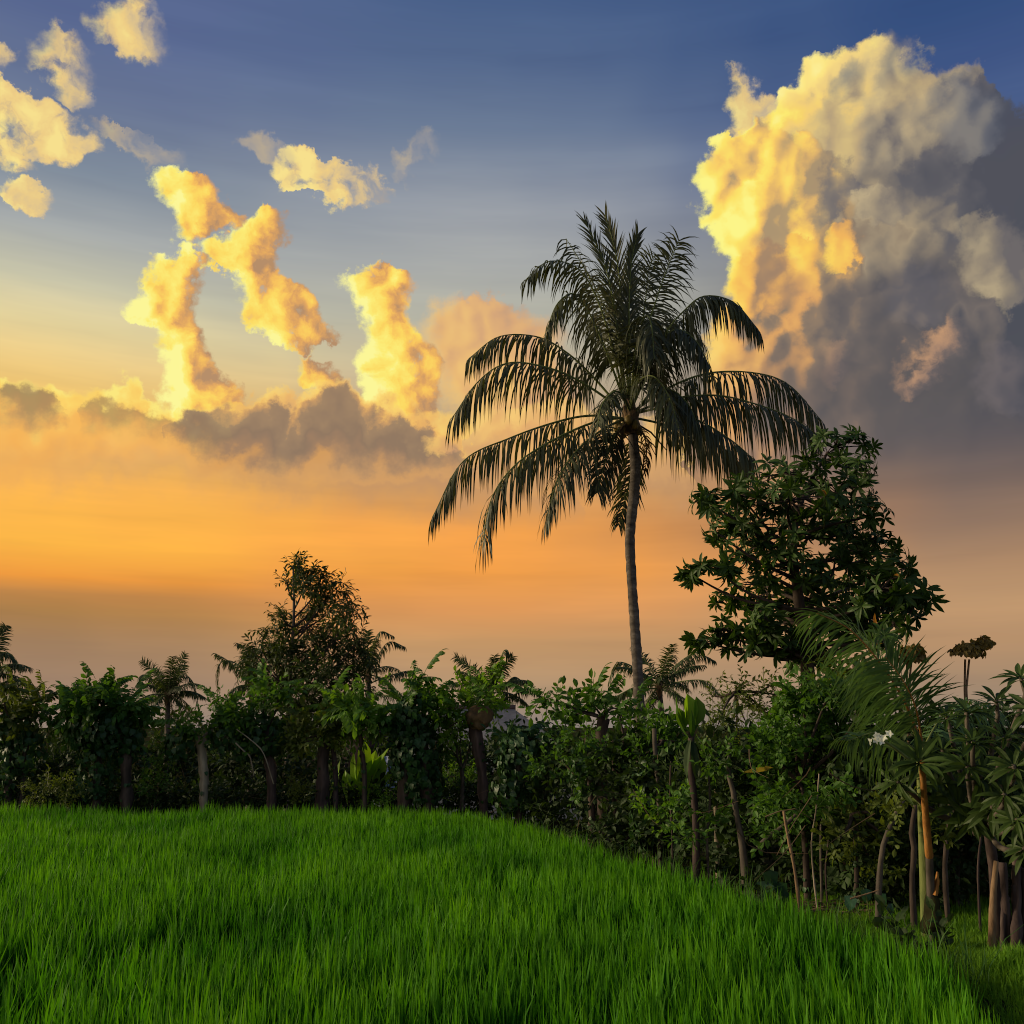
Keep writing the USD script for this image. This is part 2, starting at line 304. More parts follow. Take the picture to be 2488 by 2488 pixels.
# well outside the view: more of the same broken cloud, without pattern
far_n = g.add("noise_texture", "fac", vector=tex, scale=3.2, detail=6.0, roughness=0.58)
cover = g.math("multiply", g.smooth(far_n, 0.54, 0.66), g.smooth(g.math("absolute", AZ0), 30.0, 42.0))
cover = g.math("multiply", cover, g.smooth(EL0, 6.0, 14.0))
COL = over(COL, cover, g.ramp(AZ0, -180, 180, [(-180, sky_colour((170, 150, 140))), (-110, sky_colour((240, 190, 120))), (-60, sky_colour((255, 220, 120))), (0, sky_colour((220, 180, 130))), (60, sky_colour((140, 124, 116))), (180, sky_colour((160, 146, 140)))]), 0.8)
sky = g.add("sky_texture", "color", vector=tex, sky_type="single_scattering", sun_disc=False, sun_elevation=math.radians(SUN_EL), sun_rotation=math.radians(SUN_AZ), air_density=1.0, aerosol_density=2.0, ozone_density=2.0, altitude=100.0)
veil = g.math("multiply_add", g.smooth(EL0, 42.0, 75.0), -0.55, 0.97)       # thinner overhead
veil = g.math("multiply", veil, g.smooth(dz, -0.2, -0.02))
veil = g.math("multiply", veil, g.math("multiply_add", g.smooth(g.math("absolute", AZ0), 60.0, 130.0), -0.6, 1.0))     # the veil belongs to the sunset side
COL = g.lerp(sky, COL, veil)
g.nodes["bg"] = ("background_shader", {"strength": SKY_STRENGTH})
g.links.append((COL, "bg.color"))
sky_look = usdkit.material(stage, "/World/Looks/sky_with_clouds", g.nodes, g.links, surface="bg.background")
dome = UsdLux.DomeLight.Define(stage, "/World/sky")
UsdShade.MaterialBindingAPI.Apply(dome.GetPrim()).Bind(sky_look)
dome.GetPrim().SetCustomDataByKey("kind", "structure")

sun = UsdLux.DistantLight.Define(stage, "/World/sun")
sun.CreateNormalizeAttr(True)
sun.CreateIntensityAttr(1.25)
sun.CreateAngleAttr(8.0)
sun.CreateColorAttr(Gf.Vec3f(1.0, 0.80, 0.52))
sun.AddRotateZOp().Set(-SUN_AZ)
sun.AddRotateXOp().Set(-(90 - SUN_EL))

# ---------------------------------------------------------------- helpers
rng = np.random.default_rng(7)
LOOKS = "/World/Looks/"
UP = np.array([0, 0, 1.0])
used = {}
base_of = {}


def numbered(parent, name):
    k = used.get((parent, name), -1) + 1
    used[(parent, name)] = k
    return f"{parent}/{name}" + (f"_{k:03d}" if k else "")


def tag(p, label=None, cat=None, group=None, kind=None):
    for key, val in (("label", label), ("category", cat), ("group", group), ("kind", kind)):
        if val:
            p.SetCustomDataByKey(key, val)
    return p


def thing(name, label, cat, loc, group=None, kind=None):
    path = numbered("/World", name)
    x = UsdGeom.Xform.Define(stage, path)
    x.AddTranslateOp().Set(Gf.Vec3d(*map(float, loc)))
    base_of[path] = np.asarray(loc, float)
    tag(x.GetPrim(), label, cat, group, kind)
    return path


def put(name, mesh, look, parent="/World", smooth=False, label=None, cat=None, group=None, kind=None, loc=None):
    """One Mesh prim; the mesh is given in world coordinates."""
    v, f = (np.asarray(mesh[0], float), np.asarray(mesh[1], int)) if isinstance(mesh, tuple) else (np.array(mesh.vertices), np.array(mesh.faces))
    path = numbered(parent, name)
    off = base_of.get(parent, np.zeros(3)) if loc is None else np.asarray(loc, float)
    m = usdkit.mesh(stage, path, (v - off, f), LOOKS + look, smooth=smooth)
    if loc is not None:
        m.AddTranslateOp().Set(Gf.Vec3d(*map(float, loc)))
    base_of[path] = off
    tag(m.GetPrim(), label, cat, group, kind)
    return path


def unit(v):
    return v / np.maximum(np.linalg.norm(v, axis=-1, keepdims=True), 1e-9)


def merge(parts):
    vs, fs, n = [], [], 0
    for v, f in parts:
        vs.append(v)
        fs.append(np.asarray(f) + n)
        n += len(v)
    return np.vstack(vs), np.vstack(fs)


def curve(points, n):
    """Catmull-Rom through the points, n samples evenly along it."""
    p = np.asarray(points, float)
    if len(p) == 2:
        return p[0] + (p[1] - p[0]) * np.linspace(0, 1, n)[:, None]
    q = np.vstack([2 * p[0] - p[1], p, 2 * p[-1] - p[-2]])
    out = []
    for i in range(len(p) - 1):
        t = np.linspace(0, 1, 12, endpoint=False)[:, None]
        a, b, c, d = q[i:i + 4]
        out.append(0.5 * (2 * b + (c - a) * t + (2 * a - 5 * b + 4 * c - d) * t ** 2 + (3 * b - a - 3 * c + d) * t ** 3))
    out = np.vstack(out + [p[-1:]])
    s = np.concatenate([[0], np.cumsum(np.linalg.norm(np.diff(out, axis=0), axis=1))])
    return np.stack([np.interp(np.linspace(0, s[-1], n), s, out[:, k]) for k in range(3)], 1)


def tube(points, radii, sides=7, rough=0.0, caps=True):
    p = np.asarray(points, float)
    r = np.broadcast_to(np.asarray(radii, float), (len(p),)) if np.ndim(radii) else np.full(len(p), radii)
    t = unit(np.gradient(p, axis=0))
    a = unit(np.cross(t, np.where(np.abs(t[:, 2:]) < 0.9, [[0, 0, 1.0]], [[0, 1.0, 0]])))
    for i in range(1, len(p)):
        a[i] = unit(a[i - 1] - t[i] * (a[i - 1] @ t[i]))
    b = np.cross(t, a)
    ang = np.arange(sides) * 2 * np.pi / sides
    rr = r[:, None] * np.ones(sides)
    if rough:
        rr = rr * (1 + rough * (rng.random(rr.shape) - 0.5) * 2)
    v = p[:, None] + rr[..., None] * (np.cos(ang)[None, :, None] * a[:, None] + np.sin(ang)[None, :, None] * b[:, None])
    i, j = np.meshgrid(np.arange(len(p) - 1), np.arange(sides), indexing="ij")
    q = np.stack([i * sides + j, i * sides + (j + 1) % sides, (i + 1) * sides + (j + 1) % sides, (i + 1) * sides + j], -1).reshape(-1, 4)
    f = np.vstack([q[:, [0, 1, 2]], q[:, [0, 2, 3]]])
    v = v.reshape(-1, 3)
    if caps:
        n = len(v)
        v = np.vstack([v, p[-1:], p[:1]])
        k = np.arange(sides)
        top = (len(p) - 1) * sides
        f = np.vstack([f, np.stack([top + k, top + (k + 1) % sides, np.full(sides, n)], 1), np.stack([(k + 1) % sides, k, np.full(sides, n + 1)], 1)])
    return v, f


def scatter(proto, P, A, N, size):
    """Copies of a prototype (its length along +y, its face towards +z) merged into one mesh."""
    v, f = proto
    A = unit(A)
    X = unit(np.cross(A, N))
    Z = np.cross(X, A)
    size = np.broadcast_to(np.asarray(size, float), (len(P),))
    w = v[None] * size[:, None, None]
    out = P[:, None] + w[..., 0:1] * X[:, None] + w[..., 1:2] * A[:, None] + w[..., 2:3] * Z[:, None]
    ff = f[None] + (np.arange(len(P)) * len(v))[:, None, None]
    return out.reshape(-1, 3), ff.reshape(-1, 3)


def blade(widths, bend=0.25, fold=0.25, n=None, lobes=None):
    """A leaf of length 1: half widths at even stations, folded along its midrib and bent down."""
    w = np.asarray(widths, float)
    n = len(w)
    t = np.linspace(0, 1, n)
    ang = -bend * 2 * t
    y = np.concatenate([[0], np.cumsum(np.cos(ang[1:]) / (n - 1))])
    z = np.concatenate([[0], np.cumsum(np.sin(ang[1:]) / (n - 1))])
    mid = np.stack([0 * t, y, z], 1)
    lo, hi = mid.copy(), mid.copy()
    lo[:, 0], hi[:, 0] = -w, w
    lo[:, 2] += fold * w
    hi[:, 2] += fold * w
    v = np.vstack([mid, lo, hi])
    f = []
    for i in range(n - 1):
        for a, b in ((0, n), (2 * n, 0)):
            q = (a + i, a + i + 1, b + i + 1, b + i)
            if w[i] == 0:
                f.append((a + i, a + i + 1, b + i + 1))
            elif w[i + 1] == 0:
                f.append((q[0], q[1], q[3]))
            else:
                f += [(q[0], q[1], q[2]), (q[0], q[2], q[3])]
    return v, np.array(f)


LEAF4 = blade([0, 0.2, 0], 0.3)
OVAL = blade([0, 0.22, 0.24, 0], 0.35)
LANCE = blade([0, 0.09, 0.125, 0.11, 0], 0.45, 0.35)
HEART = blade([0.0, 0.40, 0.30, 0], 0.35, 0.2)
HEART[0][[5, 9], 1] -= 0.18
PADDLE = blade([0.02, 0.04, 0.075, 0.098, 0.09, 0.06, 0], 0.35, 0.35)


def pinnate(pairs=5, leaflet=0.34, droop=0.3, seed=0):
    """A feather leaf of length 1 with opposite leaflets and one at its end."""
    r = np.random.default_rng(seed)
    P, A, N, Sz = [], [], [], []
    for i in range(pairs):
        t = 0.22 + 0.72 * i / pairs
        p = np.array([0, t, -droop * t * t])
        for s in (-1, 1):
            P.append(p)
            A.append([s, 0.55 + 0.3 * r.random(), -0.35 - 0.4 * r.random()])
            N.append([0.2 * r.normal(), 0.2 * r.normal(), 1])
            Sz.append(leaflet * (0.8 + 0.35 * r.random()) * (1 - 0.25 * abs(t - 0.55)))
    P.append(np.array([0, 0.94, -droop * 0.88])); A.append([0, 1, -0.6]); N.append([0, 0.3, 1]); Sz.append(leaflet)
    leaves = scatter(OVAL, np.array(P), np.array(A), np.array(N), np.array(Sz))
    t = np.linspace(0, 0.94, 4)
    stem = tube(np.stack([0 * t, t, -droop * t * t], 1), 0.012, 3, caps=False)
    return merge([leaves, stem])


def twig(n=8, leaf=0.3, proto=OVAL, seed=0, spread=1.0):
    """A twig of length 1 with leaves set around it."""
    r = np.random.default_rng(seed)
    t = np.linspace(0.15, 1.0, n)
    ang = np.arange(n) * 2.4
    A = np.stack([np.cos(ang) * spread, 0.7 + 0 * t, np.sin(ang) * spread * 0.6 + 0.1], 1)
    P = np.stack([0 * t, t, 0 * t], 1)
    N = np.stack([0.4 * r.normal(size=n), 0.3 * r.normal(size=n), np.ones(n)], 1)
    return merge([scatter(proto, P, A, N, leaf * (0.75 + 0.5 * r.random(n))), tube(np.array([[0, 0, 0], [0, 0.5, 0.02], [0, 1, 0]]), 0.012, 3, caps=False)])


def whorl(n=10, proto=LANCE, seed=0, tilt=0.35):
    """Leaves of length 1 spreading from the end of a twig."""
    r = np.random.default_rng(seed)
    ang = np.arange(n) * 2.4 + r.random(n)
    up = tilt + 0.9 * (np.arange(n) / n) + 0.2 * r.normal(size=n)
    A = np.stack([np.cos(ang), up, np.sin(ang)], 1)
    N = np.stack([-np.cos(ang) * 0.6, np.ones(n), -np.sin(ang) * 0.6], 1)
    P = np.stack([0 * ang, -0.10 * r.random(n), 0 * ang], 1)
    return P, A, N, 0.75 + 0.4 * r.random(n)


SPRAYS = {
    "feather": [pinnate(5, 0.34, 0.3, k) for k in range(4)],
    "small": [twig(10, 0.24, LEAF4, k) for k in range(4)],
    "round": [twig(7, 0.36, OVAL, k) for k in range(4)],
    "star": [twig(6, 0.5, LANCE, k, 1.2) for k in range(3)],
    "narrow": [twig(9, 0.34, LANCE, k, 0.8) for k in range(3)],
}


def in_ball(n, shell=0.55):
    d = unit(rng.normal(size=(n, 3)))
    return d * (shell + (1 - shell) * rng.random(n)[:, None] ** 0.7), d


def crown(clumps, kind, size, density, up=0.35, rand=0.5, shell=0.5):
    """Sprays through the volume of the clumps. clumps: (centre, (rx, ry, rz)) in metres; density: sprays per square metre of surface."""
    out = []
    for c, r in clumps:
        r = np.asarray(r, float)
        area = 4 * np.pi * ((r[0] * r[1]) ** 1.6 / 3 + (r[0] * r[2]) ** 1.6 / 3 + (r[1] * r[2]) ** 1.6 / 3) ** (1 / 1.6)
        n = max(4, int(area * density))
        q, d = in_ball(n, shell)
        P = np.asarray(c) + q * r
        A = d / r * r.mean() + np.array([0, 0, up]) + rand * rng.normal(size=(n, 3))
        N = np.array([0, 0, 1.0]) + 0.45 * rng.normal(size=(n, 3)) + 0.3 * d
        which = rng.integers(0, len(SPRAYS[kind]), n)
        sz = size * (0.7 + 0.6 * rng.random(n))
        for k in range(len(SPRAYS[kind])):
            m = which == k
            if m.any():
                out.append(scatter(SPRAYS[kind][k], P[m] - unit(A[m]) * sz[m, None] * 0.5, A[m], N[m], sz[m]))
    return merge(out)


def px_clump(px, py, rx, ry, depth, deep=None, jitter=0.0):
    """A clump of foliage centred at that place of the photograph and that depth; radii in its pixels."""
    k = depth / 2388.0
    return at(px, py, depth + jitter), (rx * k, (deep if deep else 0.8 * rx * k), ry * k)


# ---------------------------------------------------------------- materials
def leaf_look(name, a, b, c=None, rough=0.5, trans=0.35, spec=0.35, tint=(1.3, 1.25, 0.5)):
    """Foliage: each leaf takes its own tone between a and b, a few c; light shines through."""
    n = {"geo": ("geometry", {}), "mixr": ("rgb_ramp", {"ramp": [(0, a), (0.85, b), (0.93, b), (1.0, c or b)]}),
         "no": ("noise_texture", {"scale": 1.3, "detail": 2.0}), "var": ("rgb_ramp", {"ramp": [(0.3, (0.72, 0.72, 0.72)), (0.7, (1.25, 1.25, 1.2))]}),
         "mul": ("mix_color", {"blend_type": "multiply", "fac": 1.0, "use_clamp": False}),
         "p": ("principled_bsdf", {"roughness": rough, "specular_ior_level": spec}),
         "tcol": ("mix_color", {"blend_type": "multiply", "fac": 1.0, "b": tint, "use_clamp": False}),
         "t": ("translucent_bsdf", {}), "m": ("mix_closure", {"fac": trans})}
    l = [("geo.random_per_island", "mixr.fac"), ("geo.position", "no.vector"), ("no.fac", "var.fac"), ("mixr.color", "mul.a"), ("var.color", "mul.b"), ("mul.result", "p.base_color"),
         ("mul.result", "tcol.a"), ("tcol.result", "t.color"), ("p.BSDF", "m.closure1"), ("t.BSDF", "m.closure2")]
    usdkit.material(stage, LOOKS + name, n, l, surface="m.closure")


def bark_look(name, a, b, scale=9.0, stretch=(1, 1, 0.35), rough=0.85, bump=0.5, c=None, spec=0.2):
    n = {"geo": ("geometry", {}), "map": ("mapping", {"scale": stretch}), "no": ("noise_texture", {"scale": scale, "detail": 6.0, "roughness": 0.62}),
         "r": ("rgb_ramp", {"ramp": [(0.3, a), (0.55, b), (0.72, c or b)]}), "bu": ("bump", {"strength": bump, "distance": 0.03}), "p": ("principled_bsdf", {"roughness": rough, "specular_ior_level": spec})}
    l = [("geo.position", "map.vector"), ("map.vector", "no.vector"), ("no.fac", "r.fac"), ("r.color", "p.base_color"), ("no.fac", "bu.height"), ("bu.normal", "p.normal")]
    usdkit.material(stage, LOOKS + name, n, l, surface="p.BSDF")


leaf_look("palm_leaf", (0.045, 0.052, 0.020), (0.092, 0.098, 0.038), (0.22, 0.155, 0.04), 0.5, 0.28, 0.35)
leaf_look("far_palm_leaf", (0.042, 0.062, 0.020), (0.085, 0.105, 0.030), (0.14, 0.10, 0.03), 0.5, 0.3, 0.25)
leaf_look("young_palm_leaf", (0.064, 0.125, 0.045), (0.110, 0.185, 0.066), (0.16, 0.17, 0.03), 0.5, 0.32, 0.3)
leaf_look("tree_leaf", (0.030, 0.064, 0.010), (0.060, 0.115, 0.018), (0.10, 0.14, 0.02), 0.55, 0.3, 0.22)
leaf_look("orange_leaf", (0.30, 0.13, 0.02), (0.36, 0.18, 0.02), None, 0.5, 0.4)
leaf_look("hedge_leaf", (0.050, 0.120, 0.014), (0.115, 0.215, 0.022), (0.24, 0.21, 0.02), 0.55, 0.42, 0.25)
leaf_look("olive_leaf", (0.075, 0.105, 0.016), (0.145, 0.175, 0.024), (0.25, 0.18, 0.02), 0.55, 0.42, 0.25)
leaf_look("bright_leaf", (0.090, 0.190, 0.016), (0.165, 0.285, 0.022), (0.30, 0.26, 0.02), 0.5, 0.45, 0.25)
leaf_look("ivy_leaf", (0.024, 0.065, 0.020), (0.050, 0.120, 0.034), (0.07, 0.14, 0.02), 0.5, 0.22, 0.3)
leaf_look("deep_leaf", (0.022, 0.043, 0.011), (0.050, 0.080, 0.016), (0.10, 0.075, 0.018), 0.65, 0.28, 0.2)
leaf_look("far_tree_leaf", (0.034, 0.054, 0.012), (0.072, 0.100, 0.022), (0.11, 0.095, 0.02), 0.55, 0.3, 0.2)
leaf_look("brown_head_leaf", (0.22, 0.16, 0.045), (0.34, 0.23, 0.07), (0.20, 0.26, 0.04), 0.6, 0.55)
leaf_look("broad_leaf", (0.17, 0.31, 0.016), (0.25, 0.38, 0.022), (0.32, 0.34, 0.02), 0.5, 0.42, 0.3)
leaf_look("plumeria_leaf", (0.032, 0.060, 0.010), (0.062, 0.094, 0.015), (0.12, 0.11, 0.02), 0.55, 0.32, 0.2)
leaf_look("taro_leaf", (0.03, 0.085, 0.05), (0.05, 0.12, 0.07), None, 0.45, 0.25)
leaf_look("yellow_leaf", (0.32, 0.24, 0.02), (0.36, 0.26, 0.025), None, 0.5, 0.4)
leaf_look("dry_leaf", (0.10, 0.065, 0.035), (0.19, 0.125, 0.07), (0.26, 0.19, 0.12), 0.8, 0.15)
leaf_look("petal", (0.72, 0.72, 0.58), (0.82, 0.82, 0.74), None, 0.5, 0.3, 0.3, (1, 1, 1))
bark_look("palm_bark", (0.026, 0.021, 0.017), (0.070, 0.057, 0.045), 3.2, (1, 1, 2.2), 0.85, 0.6, (0.135, 0.115, 0.095))
bark_look("grey_bark", (0.030, 0.024, 0.019), (0.070, 0.057, 0.044), 6.0, c=(0.13, 0.105, 0.085))
bark_look("dark_bark", (0.018, 0.013, 0.010), (0.042, 0.029, 0.022), 7.0, c=(0.07, 0.05, 0.04))
bark_look("pale_bark", (0.10, 0.078, 0.052), (0.19, 0.155, 0.11), 6.0, c=(0.26, 0.215, 0.16))
bark_look("tan_stick", (0.09, 0.052, 0.026), (0.17, 0.108, 0.058), 12.0, c=(0.24, 0.16, 0.10))
bark_look("orange_bark", (0.15, 0.056, 0.012), (0.26, 0.115, 0.024), 14.0, c=(0.20, 0.12, 0.045))
bark_look("purple_bark", (0.017, 0.011, 0.010), (0.044, 0.029, 0.026), 9.0, (1, 1, 0.25), c=(0.085, 0.06, 0.048))
bark_look("green_stem", (0.06, 0.08, 0.02), (0.11, 0.13, 0.035), 10.0)
bark_look("husk", (0.045, 0.028, 0.013), (0.11, 0.068, 0.032), 10.0)
bark_look("soil", (0.012, 0.012, 0.006), (0.024, 0.024, 0.011), 2.5, (1, 1, 1), 0.95, spec=0.0)
bark_look("roof_tile", (0.13, 0.125, 0.13), (0.20, 0.19, 0.195), 2.5, (1, 1, 3), 0.85, 0.3)
bark_look("ridge_tile", (0.035, 0.024, 0.024), (0.07, 0.045, 0.042), 4.0, (1, 1, 1))
bark_look("thatch", (0.008, 0.006, 0.007), (0.024, 0.018, 0.019), 9.0, (1, 1, 0.3), spec=0.0)
bark_look("tarpaulin", (0.14, 0.16, 0.24), (0.22, 0.25, 0.34), 2.0, (1, 1, 1), 0.45, 0.3)
bark_look("plaster", (0.16, 0.15, 0.14), (0.24, 0.22, 0.20), 2.0, (1, 1, 1))
bark_look("coconut", (0.10, 0.085, 0.02), (0.20, 0.13, 0.03), 4.0, (1, 1, 1), 0.5, 0.1)
# rice and grass: tone drifts over the field in broad patches, tips yellower
for nm, a, b, s1 in (("rice_blade", (0.046, 0.20, 0.005), (0.112, 0.36, 0.008), 0.55), ("grass_blade", (0.13, 0.30, 0.016), (0.25, 0.44, 0.028), 0.8), ("verge_grass", (0.05, 0.13, 0.02), (0.11, 0.22, 0.04), 0.8)):
    n = {"geo": ("geometry", {}), "no": ("noise_texture", {"scale": s1, "detail": 3.0, "roughness": 0.6}), "r": ("rgb_ramp", {"ramp": [(0.32, a), (0.70, b)]}), "wn": ("white_noise_texture", {"dimensions": "3D"}),
         "oi": ("object_info", {}), "vv": ("rgb_ramp", {"ramp": [(0.0, (0.55, 0.62, 0.7)), (0.6, (1.0, 1.0, 1.0)), (0.85, (1.5, 1.2, 1.0)), (1.0, (2.0, 1.4, 1.1))]}), "mul": ("mix_color", {"blend_type": "multiply", "fac": 1.0, "use_clamp": False}),
         "p": ("principled_bsdf", {"roughness": 0.6, "specular_ior_level": 0.12}), "tc": ("mix_color", {"blend_type": "multiply", "fac": 1.0, "b": (1.35, 1.25, 0.5), "use_clamp": False}), "t": ("translucent_bsdf", {}), "m": ("mix_closure", {"fac": 0.42})}
    l = [("geo.position", "no.vector"), ("no.fac", "r.fac"), ("geo.random_per_island", "vv.fac"), ("r.color", "mul.a"), ("vv.color", "mul.b"), ("mul.result", "p.base_color"), ("mul.result", "tc.a"), ("tc.result", "t.color"), ("p.BSDF", "m.closure1"), ("t.BSDF", "m.closure2")]
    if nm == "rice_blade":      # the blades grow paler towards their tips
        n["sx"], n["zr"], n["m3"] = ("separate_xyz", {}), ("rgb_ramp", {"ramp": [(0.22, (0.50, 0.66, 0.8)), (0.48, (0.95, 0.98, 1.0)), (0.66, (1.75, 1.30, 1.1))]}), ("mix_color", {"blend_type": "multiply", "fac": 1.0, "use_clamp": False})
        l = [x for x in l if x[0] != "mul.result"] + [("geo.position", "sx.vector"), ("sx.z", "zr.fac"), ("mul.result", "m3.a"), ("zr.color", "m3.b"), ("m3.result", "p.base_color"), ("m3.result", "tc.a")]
    del n["wn"], n["oi"]
    usdkit.material(stage, LOOKS + nm, n, l, surface="m.closure")

# ---------------------------------------------------------------- ground
EDGE = np.array([(-60, 21.2), (-12, 20.6), (-0.76, 19.8), (2.2, 10.8), (3.1, 7.6), (2.8, 6.3), (2.5, 4.5), (2.2, 1.0)])     # outline of the rice field, far side to near side


def edge_depth(px):
    """Depth at which a vertical plane through that column of the photograph meets the field's far edge."""
    k = (px - 1244) / 2388.0 / 1.03
    best = 20.5
    for (x0, y0), (x1, y1) in zip(EDGE[:5], EDGE[1:5]):
        den = (x1 - x0) - k * (y1 - y0)
        s_ = (k * y0 - x0) / den if abs(den) > 1e-9 else -1
        if 0 <= s_ <= 1:
            best = y0 + s_ * (y1 - y0)
    return best


gy = np.concatenate([[-80, -20, -5], np.linspace(0, 30, 31), [36, 45, 60, 90, 150, 300, 800, 2500, 8000]])
gx = np.concatenate([[-8000, -2000, -500, -150, -60], np.linspace(-30, 30, 31), [60, 150, 500, 2000, 8000]])
GX, GY = np.meshgrid(gx, gy)


def ground_z(x, y):
    x, y = np.asarray(x, float), np.asarray(y, float)
    drop = -np.clip((y - 24) / 60, 0, 1) ** 1.2 * 9.0
    bund = np.clip((x - np.interp(y, EDGE[:1:-1, 1], EDGE[:1:-1, 0])) / 0.8, 0, 1) * np.clip((8.9 - y) / 0.9, 0, 1) * 0.34      # the path stands above the field
    return drop + bund


gv = np.stack([GX, GY, ground_z(GX, GY)], -1).reshape(-1, 3)
i, j = np.meshgrid(np.arange(len(gy) - 1), np.arange(len(gx) - 1), indexing="ij")
q = np.stack([i * len(gx) + j, i * len(gx) + j + 1, (i + 1) * len(gx) + j + 1, (i + 1) * len(gx) + j], -1).reshape(-1, 4)
put("ground", (gv, np.vstack([q[:, [0, 1, 2]], q[:, [0, 2, 3]]])), "soil", smooth=True, kind="structure")


def tuft(n, h, spread, lean, w, seed, segs=3):
    r = np.random.default_rng(seed)
    out = []
    for k in range(n):
        a, rad = r.random() * 2 * np.pi, spread * math.sqrt(r.random())
        b0 = np.array([math.cos(a) * rad, math.sin(a) * rad, 0])
        a2 = r.random() * 2 * np.pi
        ln, hh, ww = lean * r.random() ** 1.5, h * (0.62 + 0.45 * r.random()), w * (0.7 + 0.6 * r.random())
        t = np.linspace(0, 1, segs + 1)
        c = b0 + np.stack([math.cos(a2) * ln * hh * t ** 2.2, math.sin(a2) * ln * hh * t ** 2.2, hh * t * (1 - 0.25 * ln * t)], 1)
        a3 = r.random() * np.pi
        side = np.array([math.cos(a3), math.sin(a3), 0])
        wd = ww * np.array([0.7, 1.0, 0.75, 0][: segs + 1] if segs == 3 else [0.8, 1, 0])
        v = np.vstack([c - side * wd[:, None], (c + side * wd[:, None])[:-1]])
        m = segs + 1
        f = []
        for s_ in range(segs):
            if s_ < segs - 1:
                f += [(s_, m + s_, m + s_ + 1), (s_, m + s_ + 1, s_ + 1)]
            else:
                f.append((s_, m + s_, s_ + 1))
        out.append((v, np.array(f)))
    return merge(out)


def instancer(name, protos, look, P, scale, kind, label, cat):
    path = numbered("/World", name)
    pi = UsdGeom.PointInstancer.Define(stage, path)
    rel = []
    for k, m in enumerate(protos):
        q_ = f"{path}/tuft" + (f"_{k:03d}" if k else "")
        usdkit.mesh(stage, q_, m, LOOKS + look)
        rel.append(q_)
    pi.CreatePrototypesRel().SetTargets(rel)
    n = len(P)
    pi.CreateProtoIndicesAttr(Vt.IntArray.FromNumpy(rng.integers(0, len(protos), n).astype(np.int32)))
    pi.CreatePositionsAttr(Vt.Vec3fArray.FromNumpy(P.astype(np.float32)))
    an = rng.random(n) * np.pi
    pi.CreateOrientationsAttr([Gf.Quath(float(math.cos(a)), 0, 0, float(math.sin(a))) for a in an])
    pi.CreateScalesAttr(Vt.Vec3fArray.FromNumpy(np.asarray(scale, np.float32)))
    tag(pi.GetPrim(), label, cat, None, kind)


def in_field(x, y, inset=0.0):
    """Inside the rice field: nearer than its far edge and left of its right edge."""
    far = np.interp(x, EDGE[:3, 0], EDGE[:3, 1])
    right = np.interp(y, EDGE[:1:-1, 1], EDGE[:1:-1, 0])
    return (y < far - inset) & (x < right - inset)


step = 0.128
yy, xx = np.mgrid[2.2:21.0:step, -15.0:4.0:step]
xx, yy = (xx + step * 0.7 * (rng.random(xx.shape) - 0.5)).ravel(), (yy + step * 0.7 * (rng.random(yy.shape) - 0.5)).ravel()
keep = in_field(xx, yy) & (np.abs(xx) < 0.62 * yy + 1.6)
xx, yy = xx[keep], yy[keep]
patch = meshkit.fbm(np.stack([xx * 0.9, yy * 0.55, 0 * xx], 1), 3, 3)
thin = rng.random(len(xx)) < np.clip(0.78 + (patch - 0.40) * 3.0, 0.62, 1.0)
xx, yy, patch = xx[thin], yy[thin], patch[thin]
hs = (0.98 + 0.30 * (patch - 0.5)) * (0.85 + 0.28 * rng.random(len(xx)))
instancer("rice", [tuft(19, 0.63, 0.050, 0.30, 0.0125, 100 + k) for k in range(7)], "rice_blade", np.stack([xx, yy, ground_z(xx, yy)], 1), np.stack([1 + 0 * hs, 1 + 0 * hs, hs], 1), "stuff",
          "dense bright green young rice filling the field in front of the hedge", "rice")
# short grass on the path beside the field
step = 0.06
yy, xx = np.mgrid[2.0:13.0:step, 1.6:8.5:step]
xx, yy = (xx + step * (rng.random(xx.shape) - 0.5)).ravel(), (yy + step * (rng.random(yy.shape) - 0.5)).ravel()
keep = ~in_field(xx, yy, 0.1) & (np.abs(xx) < 0.62 * yy + 1.2) & (rng.random(len(xx)) < np.clip(1.5 - (yy - 6.5) * 0.16, 0.3, 1))
xx, yy = xx[keep], yy[keep]
hs = 0.8 + 1.0 * meshkit.fbm(np.stack([xx * 1.3, yy * 1.3, 0 * xx], 1), 3, 5) * (0.7 + 0.6 * rng.random(len(xx)))
instancer("grass", [tuft(16, 0.16, 0.06, 1.3, 0.004, 200 + k) for k in range(5)], "grass_blade", np.stack([xx, yy, ground_z(xx, yy)], 1), np.stack([hs, hs, hs], 1), "stuff",
          "short yellowish green grass on the path at the corner of the rice field", "grass")
# taller weeds on the bund between field and hedge
P, Sc = [], []
for (x0, y0), (x1, y1) in zip(EDGE[:4], EDGE[1:5]):
    n = int(np.hypot(x1 - x0, y1 - y0) * (16 if x1 > -1 else 9))
    t = rng.random(n)
    nrm = unit(np.array([-(y1 - y0), x1 - x0]))
    if nrm[1] < 0:
        nrm = -nrm
    off = 0.05 + 0.5 * rng.random(n)
    P.append(np.stack([x0 + (x1 - x0) * t + nrm[0] * off, y0 + (y1 - y0) * t + nrm[1] * off, 0 * t], 1))
P = np.vstack(P)
P = P[np.abs(P[:, 0]) < 0.6 * P[:, 1] + 2]
P[:, 2] = ground_z(P[:, 0], P[:, 1])
hs = 0.5 + 0.7 * rng.random(len(P))
instancer("weeds", [tuft(14, 0.62, 0.10, 1.1, 0.006, 300 + k) for k in range(5)], "verge_grass", P, np.stack([hs, hs, hs], 1), "stuff", "tall thin weeds along the edge of the rice field below the hedge", "weeds")

